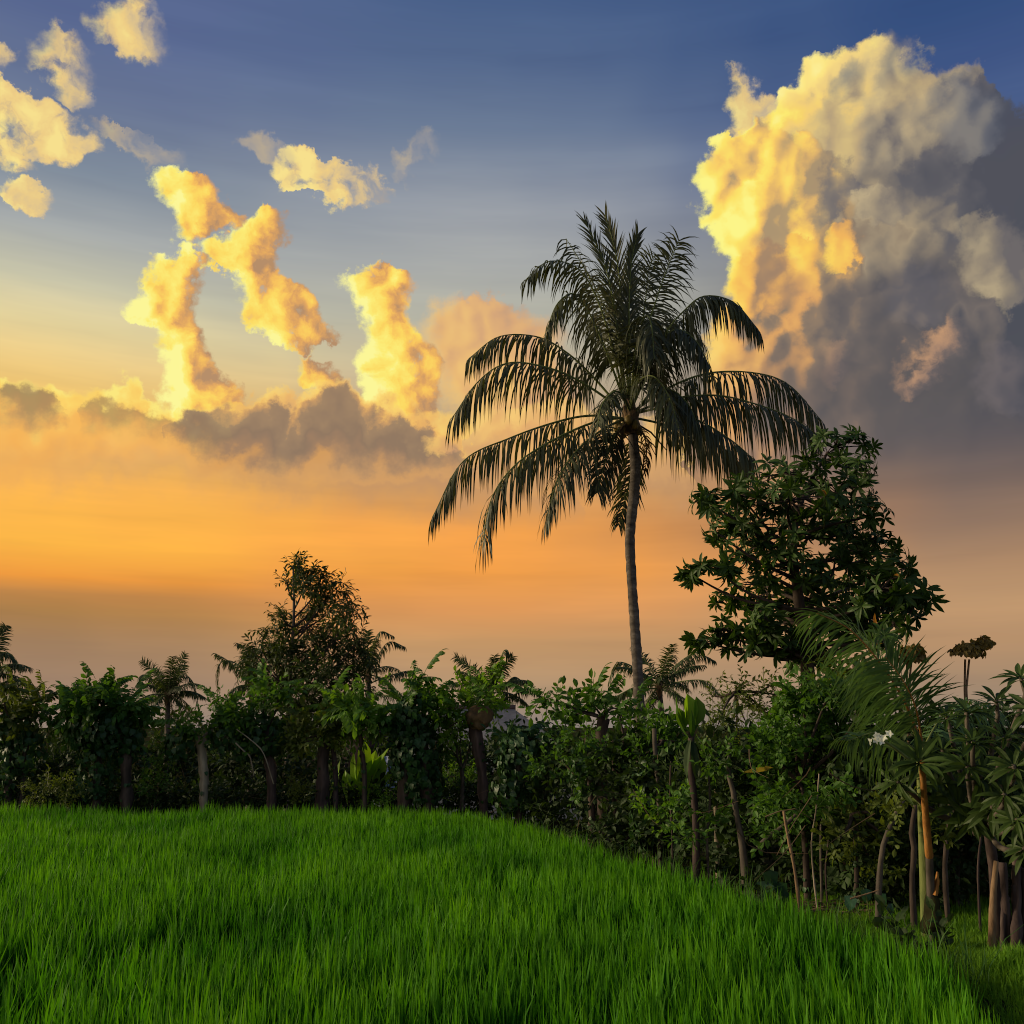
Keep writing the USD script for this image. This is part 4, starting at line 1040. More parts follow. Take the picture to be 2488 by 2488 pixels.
hedge_tree("shrub", "dark ivy-hung shrub in front of the lower grey roof", "shrub", 19.2, [([(1262, 1985), (1258, 1900), (1266, 1800)], .06, .05), ([(1330, 2000), (1326, 1920), (1320, 1830)], .05, .04)],
           [(1300, 1810, 50, 34), (1240, 1810, 45, 44), (1360, 1790, 36, 30)], look="ivy_leaf", bark="dark_bark", kind="round", size=.4, density=18, ivy=[(1270, 1850, 60, 80), (1240, 1920, 50, 50)])
hedge_tree("hedge_tree", "cut-back hedge stump with thin upright sprays of leaves against the sky", "tree", 17.8, [([(1462, 2020), (1464, 1900), (1460, 1800), (1466, 1745)], .10, .11), ([(1440, 2020), (1436, 1920), (1428, 1790)], .07, .05)],
           [(1440, 1705, 60, 36), (1390, 1720, 50, 34), (1500, 1700, 50, 34), (1350, 1700, 46, 24), (1320, 1695, 30, 16), (1470, 1675, 30, 18)], look="hedge_leaf", bark="dark_bark", kind="round", size=.5, density=9, ivy=[(1420, 1860, 40, 60)])
hedge_tree("hedge_tree", "purple-brown cut hedge stump just left of the tall palm's trunk", "tree", 17.2, [([(1512, 2035), (1508, 1900), (1516, 1790)], .09, .10), ([(1490, 2035), (1494, 1930), (1490, 1800)], .05, .04)],
           [(1540, 1715, 46, 24), (1510, 1740, 44, 26), (1560, 1760, 40, 30)], look="hedge_leaf", bark="purple_bark", kind="round", size=.4, density=10, ivy=[(1530, 1870, 36, 70), (1545, 1960, 40, 50)])
hedge_tree("shrub", "leafy ivy-green shrub at the foot of the tall palm", "shrub", 16.3, [([(1590, 2060), (1592, 1900), (1600, 1800)], .04, .03)],
           [(1600, 1790, 56, 36), (1570, 1830, 50, 44), (1640, 1800, 50, 40), (1620, 1770, 44, 24)], look="hedge_leaf", bark="dark_bark", kind="round", size=.34, density=22, ivy=[(1600, 1900, 60, 80), (1590, 2000, 60, 60), (1640, 1960, 50, 80)], leaf_ivy=.15, tops=0)
hedge_tree("shrub", "airy fine-leaved shrub standing up right of the small palm", "shrub", 15.6, [([(1790, 2090), (1785, 1900), (1790, 1760), (1790, 1680)], .035, .012)],
           [(1785, 1665, 46, 30), (1825, 1700, 36, 30), (1775, 1720, 55, 36), (1810, 1750, 60, 36), (1870, 1665, 34, 20), (1900, 1690, 44, 26), (1745, 1760, 40, 36), (1850, 1720, 46, 30), (1730, 1690, 20, 16)], look="olive_leaf", bark="dark_bark", kind="small", size=.34, density=17, tops=0)
hedge_tree("shrub", "big dense mid-green shrub below the large dark tree", "shrub", 12.6, [([(1960, 2160), (1955, 2040), (1940, 1900)], .05, .03), ([(2060, 2160), (2050, 2000), (2030, 1850)], .045, .03)],
           [(1960, 1740, 95, 62), (1900, 1790, 70, 60), (2040, 1730, 95, 70), (2080, 1800, 80, 70), (1990, 1850, 100, 70), (1890, 1870, 60, 56), (2060, 1910, 85, 66), (1950, 1690, 60, 34), (2020, 1668, 60, 34), (1950, 1950, 70, 55), (2110, 1700, 60, 44), (2000, 2020, 80, 50), (1880, 1950, 40, 50)], look="hedge_leaf", bark="dark_bark", kind="round", size=.30, density=34, tops=0)
hedge_tree("shrub", "yellow-flecked olive shrub behind the frangipani's lower leaves", "shrub", 11.6, [([(2075, 2180), (2080, 2080), (2070, 1980)], .03, .02)],
           [(2075, 1960, 60, 46), (2120, 1990, 56, 50), (2040, 2040, 50, 50), (2180, 2080, 70, 50), (2110, 2080, 60, 50)], look="olive_leaf", bark="dark_bark", kind="round", size=.26, density=24, tops=0)
hedge_tree("shrub", "dim leafy shrub closing the gap behind the frangipani's orange stem", "shrub", 12.0, [([(2320, 2200), (2325, 2080), (2330, 1950)], .04, .03)],
           [(2300, 1950, 90, 80), (2380, 2000, 80, 90), (2440, 1900, 80, 90), (2330, 1850, 80, 80), (2420, 2080, 70, 60), (2260, 2060, 80, 80), (2300, 2140, 80, 50), (2480, 1980, 60, 120), (2200, 1960, 80, 90), (2400, 1780, 90, 60), (2250, 1790, 80, 60)], look="deep_leaf", bark="dark_bark", kind="round", size=.30, density=26, tops=0)
hedge_tree("tree", "round dense treetop just right of the big tree's trunk, above the shrub", "tree", 14.6, [([(2040, 2100), (2045, 1900), (2050, 1740)], .05, .03)],
           [(2035, 1640, 60, 36), (2085, 1650, 50, 40), (2120, 1680, 40, 36), (2050, 1690, 70, 40)], look="olive_leaf", bark="dark_bark", kind="round", size=.36, density=20, tops=0)

# slender plant with a rolled upright leaf
Y3 = 13.6
b = at(1690, 2100, Y3)
b[2] = float(ground_z(b[0], Y3)) - .05
t = thing("banana_plant", "thin-stemmed banana-like plant with one upright rolled leaf and a dark dead skirt", "plant", b)
put("stem", tube(curve([b, at(1690, 1980, Y3), at(1680, 1880, Y3), at(1680, 1780, Y3)], 14), np.linspace(.055, .04, 14), 8, .06), "purple_bark", t, smooth=True)
for x0, y0, x1, y1, s_, look in ((1672, 1760, 1672, 1688, .155, "broad_leaf"), (1690, 1762, 1694, 1695, .12, "bright_leaf"), (1665, 1770, 1650, 1722, .07, "bright_leaf")):
    p0, p1 = at(x0, y0, Y3), at(x1, y1, Y3)
    L = np.linalg.norm(p1 - p0)
    put("leaf", scatter(blade([.05, .22, .26, .22, 0], .06, .9), p0[None], (p1 - p0)[None], np.array([[rng.normal() * .3, -1, 0.1]]), [L * 1.05]), look, t)
for q_ in range(11):
    a = rng.random() * 6.28
    put("dead_leaf" if q_ > 4 else "leaf", scatter(PADDLE, (at(1682, 1785 + 6 * (q_ % 4), Y3))[None], np.array([[math.cos(a) * .7, math.sin(a) * .7, -.9 if q_ > 4 else .7]]), np.array([[math.cos(a), math.sin(a), .6]]), [.40 + .18 * rng.random()]), "deep_leaf" if q_ > 4 else "hedge_leaf", t)

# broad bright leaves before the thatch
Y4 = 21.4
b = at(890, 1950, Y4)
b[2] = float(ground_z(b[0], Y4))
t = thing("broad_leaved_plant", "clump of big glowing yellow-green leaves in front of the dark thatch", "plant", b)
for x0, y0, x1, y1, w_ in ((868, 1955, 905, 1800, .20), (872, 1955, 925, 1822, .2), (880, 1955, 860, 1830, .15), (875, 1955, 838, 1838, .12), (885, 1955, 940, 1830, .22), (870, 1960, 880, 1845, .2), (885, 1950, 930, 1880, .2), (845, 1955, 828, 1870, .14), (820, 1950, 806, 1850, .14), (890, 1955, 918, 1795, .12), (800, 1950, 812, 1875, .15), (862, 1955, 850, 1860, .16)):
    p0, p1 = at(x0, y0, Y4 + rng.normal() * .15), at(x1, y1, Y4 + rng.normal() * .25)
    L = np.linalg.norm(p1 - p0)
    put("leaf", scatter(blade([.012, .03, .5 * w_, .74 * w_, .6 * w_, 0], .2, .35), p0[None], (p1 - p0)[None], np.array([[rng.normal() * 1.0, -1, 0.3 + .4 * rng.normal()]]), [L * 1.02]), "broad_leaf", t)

# frangipani
Y5 = 9.0
b = at(2262, 2262, 10.0)
b[2] = float(ground_z(b[0], b[1])) - .03
t = thing("frangipani", "frangipani with spreading rosettes of long leaves on an orange-lit stem", "small tree", b)
top = at(2240, 1850, Y5)
m1 = at(2262, 2180, 9.8)
put("trunk", tube(curve([b, m1, at(2258, 2080, 9.6)], 10), np.linspace(.045, .035, 10), 8, .06), "grey_bark", t, smooth=True)
put("upper_stem", tube(curve([at(2258, 2082, 9.6), at(2250, 1990, 9.4), at(2244, 1915, 9.2), top], 12), np.linspace(.036, .024, 12), 8, .05), "orange_bark", t, smooth=True)
put("peeling_bark", tube([at(2272, 2175, 9.75), at(2276, 2140, 9.75), at(2277, 2118, 9.75)], [.03, .022, .008], 5, .2), "orange_bark", t)
put("root_ball", tube(curve([at(2268, 2270, 9.8), at(2268, 2220, 9.8), at(2264, 2170, 9.8)], 6), [.10, .10, .085, .075, .06, .04], 9, .3), "soil", t, smooth=True)
ROS = [(2480, 1645, 95, (-.35, 1.0), 13, 8.6), (2348, 1730, 105, (0, 1.0), 13, 8.7), (2365, 1800, 100, (.1, .8), 12, 8.4), (2232, 1848, 122, (-.1, .35), 17, 9.0), (2440, 1790, 105, (.1, .8), 12, 8.3), (2462, 1860, 105, (-.3, .4), 12, 8.2), (2385, 1885, 120, (.1, .3), 13, 8.8), (2330, 1955, 120, (0, .2), 12, 9.3), (2290, 1820, 90, (-.1, .7), 11, 9.2), (2486, 2060, 85, (-.5, .3), 10, 8.9), (2505, 1720, 100, (-.5, .7), 11, 8.1), (2410, 1960, 105, (-.2, .2), 11, 8.9), (2300, 1740, 90, (-.2, .9), 11, 9.1), (2420, 1700, 90, (-.1, 1), 11, 8.9), (2280, 1900, 90, (-.2, .4), 11, 9.4), (2350, 1860, 95, (0, .4), 11, 8.6), (2440, 1930, 95, (-.2, .3), 11, 8.4), (2180, 1900, 90, (-.5, .3), 11, 9.3), (2470, 1990, 95, (-.4, .2), 11, 8.5), (2360, 1990, 90, (-.1, 0), 11, 9.2)]
hub = at(2400, 2010, 9.6)
gb = at(2420, 2230, 9.9)
gb[2] = float(ground_z(gb[0], gb[1])) - .03
put("trunk", tube(curve([gb, at(2415, 2120, 9.8), hub], 10), np.linspace(.06, .045, 10), 8, .08), "purple_bark", t, smooth=True)
for cx, cy, L_, (tx, tz), n, dep in ROS:
    c = at(cx, cy, dep)
    if (cx, cy) != (2232, 1848):
        put("branch", limb_to([hub, hub * .5 + c * .5 + [0, 0.1, -.1], c - np.array([tx, -.1, tz]) * .12, c], .032, .018, 10, 7), "grey_bark", t, smooth=True)
    ax = unit(np.array([tx, -.35, tz]))
    x = unit(np.cross(ax, [.2, 1, .1]))
    z = np.cross(x, ax)
    n += 5
    for q_ in range(n):
        a = q_ * 2.4 + rng.random() * .5
        upw = .05 + 1.15 * q_ / n
        A = unit(x * math.cos(a) + z * math.sin(a) + ax * upw)
        N = ax - A * (ax @ A) * .9 + .15 * rng.normal(size=3)
        put("leaf", scatter(PADDLE, (c - ax * .05 * rng.random())[None], A[None], N[None], [L_ * .70 * dep / 2388.0 * (.8 + .35 * rng.random())]), "plumeria_leaf", t)
# its flowers
fc = at(2138, 1795, 8.7)
st = put("flower_stalk", tube(curve([at(2205, 1842, 8.9), at(2170, 1815, 8.8), fc], 8), np.linspace(.014, .010, 8), 6), "green_stem", t, smooth=True)
for fx, fy, n_ in ((2130, 1788, 5), (2146, 1793, 5), (2160, 1783, 5), (2126, 1800, 5), (2140, 1802, 4), (2113, 1801, 3)):
    c = at(fx, fy, 8.62 + rng.normal() * .02)
    ax = unit(np.array([rng.normal() * .5, -1, .5 + .3 * rng.normal()]))
    x = unit(np.cross(ax, UP))
    z = np.cross(x, ax)
    an = np.arange(n_) * 2 * np.pi / n_ + rng.random()
    A = np.cos(an)[:, None] * x + np.sin(an)[:, None] * z + .45 * ax
    put("flower", scatter(blade([.05, .28, .34, .2, 0], .3, .2), np.repeat(c[None], n_, 0), A, np.repeat(ax[None], n_, 0), np.full(n_, .040)), "petal", t)

# young coconut beside it
Y6 = 9.8
b = at(2240, 2150, 10.4)
b[2] = float(ground_z(b[0], b[1]))
t = thing("young_coconut_palm", "young coconut palm whose bluish green fronds arch over the shrub beside the frangipani", "palm tree", b)
put("stem", tube(curve([b, at(2240, 1950, 10.2), at(2236, 1800, Y6)], 8), np.linspace(.06, .04, 8), 7), "green_stem", t, smooth=True)
o = lambda x, y, d=0: at(x, y, Y6 + d)
add_frond(t, [o(2236, 1800), o(2195, 1700, -.2), o(2130, 1600, -.4), (o(2062, 1528, -.6)), o(1985, 1490, -.8)], .62, .016, "young_palm_leaf", "orange_bark", side=(.55, .6, -.1), side2=(-1, .1, -.35), droop=.35, n=56, width=.013, seed=901, start=.25, skip=.08)
add_frond(t, [o(2240, 1800), o(2225, 1720, -.3), o(2195, 1655, -.5), o(2152, 1597, -.6)], .52, .013, "young_palm_leaf", "orange_bark", side=(1, .1, .25), side2=(-.4, .3, -.6), droop=.15, n=40, width=.012, seed=902, start=.2, skip=.06)
add_frond(t, [o(2236, 1810), o(2200, 1740, -.1), o(2150, 1670, -.2), o(2085, 1630, -.2)], .60, .014, "young_palm_leaf", "green_stem", side=(-1, .1, -.1), side2=(.4, .3, .5), droop=.3, n=44, width=.013, seed=903, start=.15)
add_frond(t, [o(2238, 1830), o(2190, 1800, -.3), o(2130, 1780, -.5), o(2060, 1800, -.6)], .50, .012, "young_palm_leaf", "green_stem", side=(0, .3, -1), side2=(-.6, .2, .6), droop=.6, n=40, width=.012, seed=904)
add_frond(t, [o(2242, 1820), o(2290, 1740, .3), o(2350, 1700, .4), o(2420, 1720, .5)], .50, .012, "young_palm_leaf", "green_stem", side=None, droop=.7, n=40, width=.012, seed=905)

# umbrella-headed trees on bare stems
for nm, lab, hx, hy, rx, ry, sx, sy, dep, look in (("umbrella_tree", "rounded tan leaf head on twin thin bare stems, right of the young palm", 2352, 1582, 40, 22, 2346, 1655, 15.0, "brown_head_leaf"), ("umbrella_tree", "tan domed leaf head just above the young palm's fronds", 2212, 1592, 36, 26, 2205, 1660, 15.0, "brown_head_leaf")):
    b = at(sx, 1900, dep)
    b[2] = float(ground_z(b[0], dep))
    t = thing(nm, lab, "tree", b)
    for s_ in (-1, 1):
        put("stem", tube(curve([b + [s_ * .02, 0, 0], at(sx + s_ * 2, sy + 20, dep), at(sx + 4 + s_ * 5, hy + 20, dep)], 8), np.linspace(.03, .016, 8), 6), "tan_stick", t, smooth=True)
    cl_ = [px_clump(hx, hy, rx, ry, dep), px_clump(hx, hy - ry * .5, rx * .8, ry * .6, dep)] + ([px_clump(2388, 1562, 22, 20, dep)] if hx > 2300 else [])
    vs = []
    for C, R in cl_:
        n = int(130 * R[0] * R[2] / .03)
        q, d = in_ball(n, .75)
        q[:, 2] = np.abs(q[:, 2]) * 1.2 - .3
        vs.append(scatter(HEART, C + q * np.array(R), d * .6 + [0, 0, -.7] + .3 * rng.normal(size=(n, 3)), d + .3 * rng.normal(size=(n, 3)), .085 * (.7 + .6 * rng.random(n))))
    put("crown", merge(vs), look, t)

# stump and posts
b = at(2450, 2300, 9.6)
b[2] = -.03
t = thing("tree_stump", "cluster of old purple-brown stems at the right edge with a tan split stake", "stump", b)
for x0, x1, y1, r_ in ((2444, 2436, 2096, .038), (2464, 2470, 2080, .050), (2484, 2490, 2110, .042), (2430, 2452, 2180, .024), (2474, 2462, 2150, .026)):
    f0 = at(x0, 2300, 9.6 + .1 * rng.normal())
    f0[2] = -.03
    put("stem", tube(curve([f0, at((x0 + x1) / 2 + 3 * rng.normal(), 2200, 9.6), at(x1, y1, 9.6)], 14), np.linspace(r_ * 1.15, r_ * .8, 14) * (1 + .10 * rng.normal(size=14)), 9, .16), "purple_bark", t, smooth=True)
put("split_stake", tube(curve([at(2410, 2300, 9.4), at(2412, 2200, 9.42), at(2420, 2092, 9.45)], 8), np.linspace(.040, .024, 8), 6, .12), "tan_stick", t, smooth=True)


def pole(name, label, cat, pts, r0, r1, look, dep, base=True):
    line = [at(x, y, dep + (d[0] if d else 0)) for x, y, *d in pts]
    if base:
        line[0][2] = float(ground_z(line[0][0], line[0][1])) - .05
    c = curve(line, 12)
    v = tube(c, .78 * np.linspace(r0, r1, 12) * (1 + .08 * rng.normal(size=12)), 7, .1)
    put(name, v, look, "/World", smooth=True, label=label, cat=cat, loc=line[0])


pole("leaning_stick", "thin sunlit tan stick leaning left, rising from the rice edge", "stick", [(1948, 2200), (1930, 2110), (1914, 2030), (1904, 1970)], .028, .020, "tan_stick", 11.4)
pole("thin_sapling", "very thin pale bare sapling right of the leaning tan stick", "sapling", [(1988, 2200), (1975, 2110), (1972, 2040), (1984, 1960), (1990, 1880)], .014, .010, "pale_bark", 11.6)
pole("dead_tree", "bare grey trunk leaning right below the frangipani's leaves", "tree", [(2122, 2180), (2140, 2090), (2162, 2010), (2200, 1930), (2225, 1880)], .045, .03, "grey_bark", 10.8)
pole("fence_post", "short broken pale post with torn light wood right of the banana-like plant", "post", [(1742, 2080), (1740, 1980), (1738, 1885), (1740, 1840)], .045, .04, "pale_bark", 14.2)
pole("fence_post", "mossy grey-green post near the foot of the tall palm", "post", [(1604, 2060), (1602, 1960), (1592, 1830), (1590, 1770)], .05, .045, "grey_bark", 16.0)
pole("fallen_branch", "thin bare branch arching down across the gap by the reddish trunk", "branch", [(665, 1905), (640, 1830), (612, 1800), (575, 1772)], .018, .012, "pale_bark", 20.4, False)
pole("fallen_branch", "crooked bleached branch end hanging in the gap below the flat crown", "branch", [(617, 1885), (608, 1840), (596, 1828), (572, 1805)], .016, .022, "pale_bark", 20.5, False)
pole("fallen_branch", "slim cut branch slanting across the dark gap near the lower grey roof", "branch", [(1400, 1888), (1380, 1865), (1362, 1850)], .018, .012, "tan_stick", 17.6, False)
pole("dead_branch", "mossy broken branch leaning down beside the tan stick", "branch", [(1842, 2060), (1870, 2030), (1900, 2010), (1935, 1980)], .045, .03, "grey_bark", 12.2, False)
pole("fallen_branch", "straight dry stick lying on the litter between taro leaves and leaning trunk", "branch", [(2066, 2184), (2100, 2174), (2135, 2163)], .012, .009, "tan_stick", 10.6, False)

for lab, pts, r_, lk, dp in (
    ("thin dark stem standing in the shade left of the banana-like plant", [(1634, 2075), (1632, 2000), (1628, 1930), (1630, 1850)], .022, "dark_bark", 15.0),
    ("thin grey stem with a side knot left of the bent pale trunk", [(1722, 2110), (1718, 2040), (1725, 1960), (1722, 1870)], .025, "grey_bark", 13.6),
    ("thin reddish stem in the shade right of the thin pale sapling", [(2010, 2185), (2006, 2120), (2010, 2070), (2020, 1980)], .016, "purple_bark", 12.0),
    ("dark upright stem between leaning grey trunk and orange stem", [(2216, 2200), (2216, 2140), (2222, 2070), (2215, 2020), (2230, 1930)], .045, "dark_bark", 10.9),
    ("dark stem just right of the orange stem, deep in shade", [(2298, 2190), (2296, 2120), (2300, 2050), (2310, 1950)], .04, "dark_bark", 11.0),
    ("slim reddish stem left of the broad stump", [(2374, 2200), (2376, 2120), (2384, 2030), (2392, 1940)], .018, "purple_bark", 10.6),
    ("pale forked stem in the dark gap under the shrub", [(1985, 2040), (1995, 2005), (2012, 1975), (2016, 1930)], .022, "grey_bark", 12.1)):
    pole("bare_sapling", lab, "sapling", pts, r_, r_ * .75, lk, dp)

# single large leaves by the field
b = at(1812, 2125, 12.8)
b[2] = float(ground_z(b[0], b[1])) - .05
t = thing("bent_tree", "thin bent grey tree with a single long yellowing leaf sticking out on its side", "tree", b)
cb = curve([b, at(1805, 2060, 12.8), at(1790, 1980, 12.8), at(1781, 1920, 12.8), at(1770, 1872, 12.8), at(1774, 1800, 12.9)], 14)
put("trunk", tube(cb, np.linspace(.055, .022, 14) * (1 + .08 * rng.normal(size=14)), 8, .1), "grey_bark", t, smooth=True)
yl = at(1808, 1876, 12.6)
put("stalk", tube(curve([cb[11], (cb[11] + yl) / 2 + [0, 0, .03], yl], 6), np.linspace(.010, .006, 6), 5), "green_stem", t)
put("leaf", scatter(blade([.02, .1, .14, .12, 0], -.12, .3), yl[None], np.array([[1, -.1, .05]]), np.array([[0, -.6, .8]]), [.36]), "yellow_leaf", t, label="long yellowing leaf")
b = on_ground(1880, 2215)
t = thing("taro_plant", "bluish green arrow-leaved taro at the rice edge below the tan stick", "plant", b)
for x_, y_, s_, nx in ((1862, 2162, .26, -.3), (1893, 2165, .26, .35), (1872, 2135, .24, 0.1), (1905, 2190, .2, .4)):
    c = at(x_, y_, b[1] - .1)
    put("leaf", scatter(HEART, (c + [0, 0, .1])[None], np.array([[nx, -.3, -1]]), np.array([[nx, -1, .35]]), [s_]), "taro_leaf", t)
    put("stalk", tube(curve([b, (b + c) / 2 + [nx * .1, 0, .05], c], 6), np.linspace(.012, .008, 6), 5), "green_stem", t)
b = on_ground(2120, 2270)
t = thing("taro_plant", "small dull taro plant at the foot of the leaning grey trunk", "plant", b)
for x_, y_, s_, nx in ((2070, 2195, .17, -.4), (2140, 2190, .17, .4), (2105, 2178, .16, 0), (2160, 2215, .14, .5)):
    c = at(x_, y_, b[1])
    put("leaf", scatter(HEART, (c + [0, 0, .08])[None], np.array([[nx, -.3, -1]]), np.array([[nx, -1, .5]]), [s_]), "taro_leaf", t)
    put("stalk", tube(curve([b, (b + c) / 2, c], 6), np.linspace(.009, .006, 6), 5), "green_stem", t)

# litter of cut stalks
vs = []
for k in range(150):
    px_, py_ = 1950 + 180 * rng.random(), 2192 + 26 * rng.random()
    c = on_ground(px_, py_, .06 + .12 * rng.random())
    a = rng.normal() * .5
    L_ = .12 + .3 * rng.random()
    d = np.array([math.cos(a), math.sin(a), .18 * rng.normal()]) * L_
    vs.append(tube([c - d / 2, c + [0, 0, .01], c + d / 2], .005 + .006 * rng.random(), 4))
put("litter", merge(vs), "dry_leaf", kind="stuff", label="heap of dry cut stalks and leaves lying between rice and hedge", cat="litter")

hedge_tree("creeper", "leafy creeper hanging over stems beneath the big mid-green shrub", "creeper", 11.9, [],
           [(1900, 1935, 60, 36), (1960, 1985, 60, 36), (1850, 1960, 40, 40), (2010, 1930, 60, 40), (1880, 2030, 36, 26)], look="hedge_leaf", kind="round", size=.26, density=22, tops=0)
hedge_tree("creeper", "heart-leaved creeper draped between the banana-like plant and the bent pale trunk", "creeper", 13.0, [],
           [(1742, 1850, 46, 36), (1640, 1960, 44, 50), (1780, 1830, 40, 30), (1730, 1990, 26, 40), (1830, 2010, 30, 40), (1660, 2030, 40, 36)], look="hedge_leaf", kind="round", size=.28, density=20, tops=0)
hedge_tree("creeper", "dark creeper over the stems below the frangipani's lowest leaves", "creeper", 10.3, [],
           [(2200, 1960, 60, 40), (2330, 1980, 70, 46), (2400, 2010, 60, 40), (2160, 2000, 30, 30), (2290, 2030, 40, 26)], look="olive_leaf", kind="round", size=.24, density=20, tops=0)
hedge_tree("creeper", "bright creeper over the cut-back stumps left of the tall palm's foot", "creeper", 17.0, [],
           [(1400, 1800, 50, 40), (1460, 1840, 44, 40), (1340, 1860, 50, 44), (1520, 1850, 36, 44), (1420, 1900, 44, 40), (1580, 1900, 30, 40)], look="hedge_leaf", kind="round", size=.30, density=15, tops=0)
hedge_tree("creeper", "light green creeper low by the rice edge between tall palm foot and banana-like plant", "creeper", 14.6, [],
           [(1620, 1990, 40, 40), (1570, 1960, 36, 36), (1660, 1900, 30, 40)], look="bright_leaf", kind="round", size=.26, density=16, tops=0)
for lab, lk, kd, dp, cl0 in (
    ("low glowing yellow-green shrub behind the pale forked young tree", "bright_leaf", "small", 21.9, [(1110, 1890, 50, 50), (1150, 1910, 40, 50), (1085, 1920, 40, 40)]),
    ("low light green bush left of the smooth pale trunk", "hedge_leaf", "small", 20.9, [(390, 1860, 40, 46), (375, 1905, 40, 40)]),
    ("low olive bush at the foot of the round-crowned ivy-clad tree", "olive_leaf", "small", 20.5, [(125, 1915, 52, 34), (80, 1930, 40, 30), (165, 1930, 40, 30)]),
    ("small pale green bush between the reddish trunk and the thick knobbly trunk", "olive_leaf", "small", 20.6, [(715, 1900, 34, 36), (735, 1930, 34, 26)]),
    ("low bright bush right of the glowing broad leaves", "bright_leaf", "small", 20.9, [(945, 1920, 34, 34), (920, 1940, 30, 26)])):
    hedge_tree("bush", lab, "bush", dp, [], cl0, look=lk, kind=kd, size=.30, density=22, tops=0)
# dead twigs poking out of the hedge everywhere
vs = []
for k in range(120):
    px_ = -40 + (1250 if k % 3 else 2500) * rng.random()
    d_ = (20.9 if px_ < 1180 else edge_depth(px_) + .9 if px_ < 2240 else 9.6) + .5 * rng.random()
    c = at(px_, 1900, d_)
    c[2] = .15 + (2.1 if px_ < 1180 else 1.7) * rng.random()
    L_ = .25 + .6 * rng.random()
    d = unit(np.array([rng.normal(), .5 * rng.normal(), .7 + .8 * rng.random() if k % 3 else -.2 + .5 * rng.normal()])) * L_
    vs.append(tube(curve([c - d / 2, c + .08 * rng.normal(size=3), c + d / 2], 5), np.linspace(.006, .002, 5) * (.6 + .7 * rng.random()), 4, caps=False))
put("dead_twigs", merge(vs), "dry_leaf", kind="stuff", label="thin dry twigs sticking out of the hedge along its whole length", cat="twigs")
# undergrowth: the dark leafy mass below and behind the hedge trees
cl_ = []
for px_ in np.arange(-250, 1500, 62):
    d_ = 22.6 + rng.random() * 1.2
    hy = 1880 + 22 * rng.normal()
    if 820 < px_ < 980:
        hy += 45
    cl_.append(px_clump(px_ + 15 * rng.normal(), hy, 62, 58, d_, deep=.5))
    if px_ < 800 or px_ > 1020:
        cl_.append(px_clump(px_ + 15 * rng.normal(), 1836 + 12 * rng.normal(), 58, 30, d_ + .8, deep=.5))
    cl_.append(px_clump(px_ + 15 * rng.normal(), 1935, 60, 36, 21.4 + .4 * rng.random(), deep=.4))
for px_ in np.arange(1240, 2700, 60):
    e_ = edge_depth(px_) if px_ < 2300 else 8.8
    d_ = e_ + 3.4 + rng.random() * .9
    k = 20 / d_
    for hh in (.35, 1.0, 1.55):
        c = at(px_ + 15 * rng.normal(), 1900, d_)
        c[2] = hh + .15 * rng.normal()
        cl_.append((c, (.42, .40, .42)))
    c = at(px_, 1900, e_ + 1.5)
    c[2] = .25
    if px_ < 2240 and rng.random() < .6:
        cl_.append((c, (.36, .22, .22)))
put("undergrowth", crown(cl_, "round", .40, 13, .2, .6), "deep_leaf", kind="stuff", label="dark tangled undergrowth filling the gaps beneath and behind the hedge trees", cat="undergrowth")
# far-off wood below the skyline
cl_ = []
for x_ in np.arange(-75, 75, 3.6):
    y_ = 62 + 16 * rng.random()
    cl_.append((np.array([x_ + rng.normal(), y_, -1.35 + .5 * rng.normal()]), (3.6, 2.5, 3.6)))
put("distant_wood", crown(cl_, "small", 1.9, 1.5, .2, .6), "far_tree_leaf", kind="stuff", label="far-off dark wood showing low between the hedge trees", cat="wood")


# ---------------------------------------------------------------- houses
def hip_roof(parent, A, B, eave_z, run, look="roof_tile", rows=18):
    """Hip roof over the ridge A-B: courses of tiles as stepped strips."""
    vs = []
    for k in range(rows):
        t0, t1 = k / rows, (k + 1) / rows
        ring = []
        for t_, lift in ((t0, .03), (t1, .03), (t1, 0)):
            z_ = A[2] + (eave_z - A[2]) * t_ + lift
            o_ = run * t_
            ring.append(np.array([[A[0] - o_, A[1] - o_, z_], [B[0] + o_, B[1] - o_, z_], [B[0] + o_, B[1] + o_, z_], [A[0] - o_, A[1] + o_, z_]]))
        v = np.vstack(ring)
        f = []
        for a_ in range(4):
            b_ = (a_ + 1) % 4
            for l_ in (0, 4):
                f += [(l_ + a_, l_ + 4 + a_, l_ + 4 + b_), (l_ + a_, l_ + 4 + b_, l_ + b_)]
        vs.append((v, np.array(f)))
    return put("roof", merge(vs), look, parent)


def ridge_caps(parent, A, B, r, n):
    for k in range(n):
        p0, p1 = A + (B - A) * k / n, A + (B - A) * (k + 1.06) / n
        put("ridge_tile", tube([p0, p1], [r, r * .9], 8), "ridge_tile", parent, smooth=True)


HY = 36.0
A, B = at(1085, 1722, HY), at(1245, 1716, HY)
A[2] = B[2] = at(1245, 1722, HY)[2]
g0 = np.array([(A[0] + B[0]) / 2, HY, float(ground_z(A[0], HY)) - .1])
t = thing("house", "low house with a grey tiled hip roof and dark ridge, half hidden by the hedge", "house", g0)
eave = at(1400, 1880, HY - 3.2)[2]
rf = hip_roof(t, A, B, eave, 2.9)
ridge_caps(rf, A + [-.1, 0, .05], B + [.1, 0, .05], .10, 9)
for sx_ in (A[0] - 2.5, B[0] + 2.5):
    pass
bx = trimesh.creation.box([B[0] - A[0] + 4.6, 4.6, eave - g0[2] + .2])
bx.apply_translation([(A[0] + B[0]) / 2, HY, (eave + g0[2] + .2) / 2 - .1])
put("wall", bx, "plaster", t)
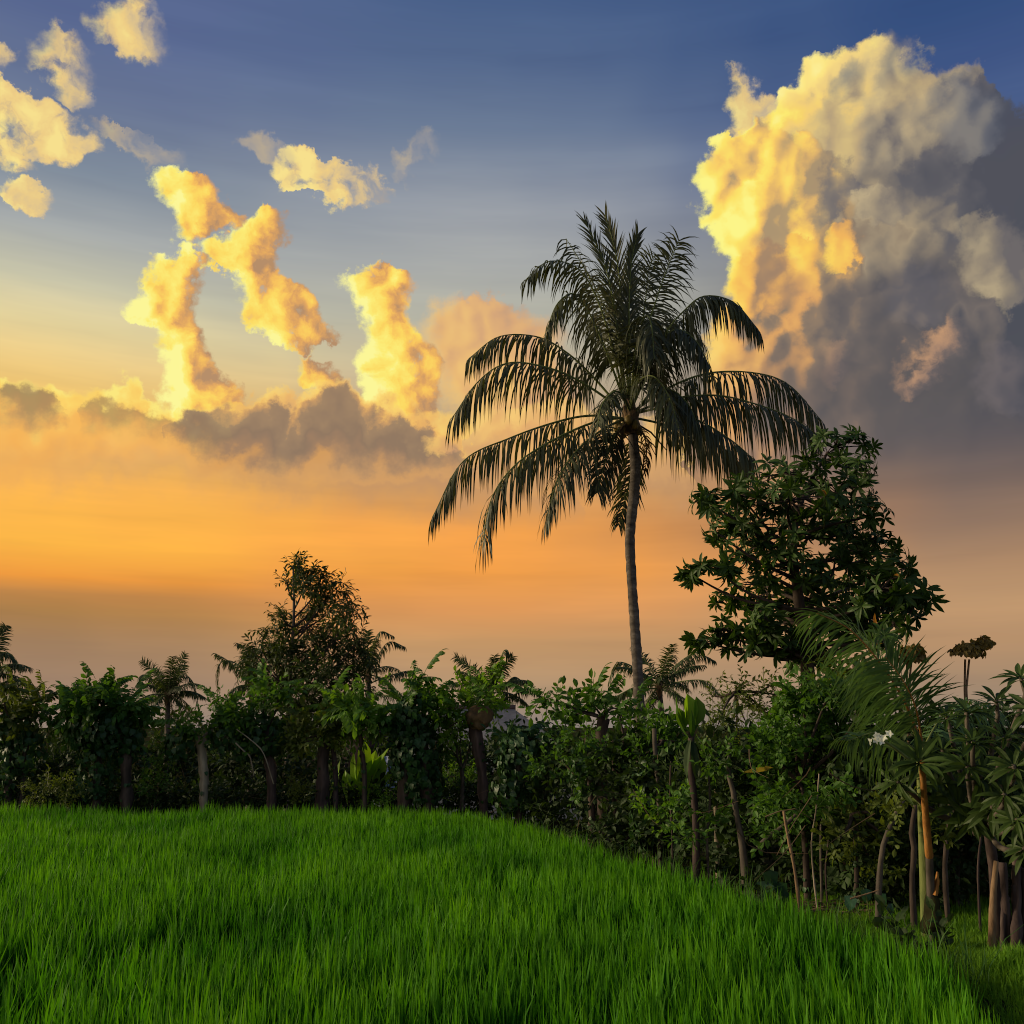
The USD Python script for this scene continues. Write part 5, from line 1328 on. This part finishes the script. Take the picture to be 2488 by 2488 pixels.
# thatched hut with a tarpaulin
HY2 = 25.5
cx0 = at(915, 1850, HY2)
t = thing("thatched_hut", "small hut with a rounded dark thatched roof behind the bright broad leaves", "hut", [cx0[0], HY2, float(ground_z(cx0[0], HY2))])
prof = []
hv = at(915, 1762, HY2)[2]
lv_ = at(915, 1862, HY2)[2]
rr = 88 * HY2 / 2388.0
th = []
for k in range(9):
    u_ = k / 8
    th.append((rr * 1.0 * math.sin(u_ * np.pi / 2) ** .9, hv + (lv_ - hv) * (1 - math.cos(u_ * np.pi / 2)) ** .85))
sec = trimesh.creation.revolve(np.array([[r_, z_] for r_, z_ in th] + [[rr * .93, lv_ - .03], [0, lv_ + .25]]), sections=28)
sec.fix_normals()
v = np.array(sec.vertices)
v[:, :2] *= (1 + .05 * (meshkit.fbm(v * 4, 3, 1) - .5))[:, None]
put("roof", (v + [cx0[0], HY2, 0], sec.faces), "thatch", t, smooth=True)
for sx_ in (-1, 1):
    for sy_ in (-1, 1):
        p_ = np.array([cx0[0] + sx_ * rr * .7, HY2 + sy_ * rr * .7, 0])
        put("post", tube([[p_[0], p_[1], float(ground_z(p_[0], p_[1])) - .1], [p_[0], p_[1], lv_ + .1]], .05, 6), "dark_bark", t)
tc = at(948, 1835, 24.2)
us, ws = np.meshgrid(np.linspace(0, 1, 14), np.linspace(0, 1, 12))
p00, p10, p01, p11 = at(930, 1838, 24.3), at(975, 1832, 24.3), at(926, 1915, 23.6), at(972, 1920, 23.6)
tv = (p00 * ((1 - us) * (1 - ws))[..., None] + p10 * (us * (1 - ws))[..., None] + p01 * ((1 - us) * ws)[..., None] + p11 * (us * ws)[..., None])
tv = tv + np.array([0, 1, 0]) * (.05 * np.sin(us * 9 + ws * 4))[..., None]
i, j = np.meshgrid(np.arange(11), np.arange(13), indexing="ij")
q = np.stack([i * 14 + j, i * 14 + j + 1, (i + 1) * 14 + j + 1, (i + 1) * 14 + j], -1).reshape(-1, 4)
front = tv.reshape(-1, 3)
fq = np.vstack([q[:, [0, 1, 2]], q[:, [0, 2, 3]]])
put("tarpaulin", merge([(front, fq), (front + [0, .006, 0], fq[:, ::-1])]), "tarpaulin", smooth=True, label="pale bluish grey tarpaulin sheet hanging beside the bright broad leaves", cat="tarpaulin", loc=tc)
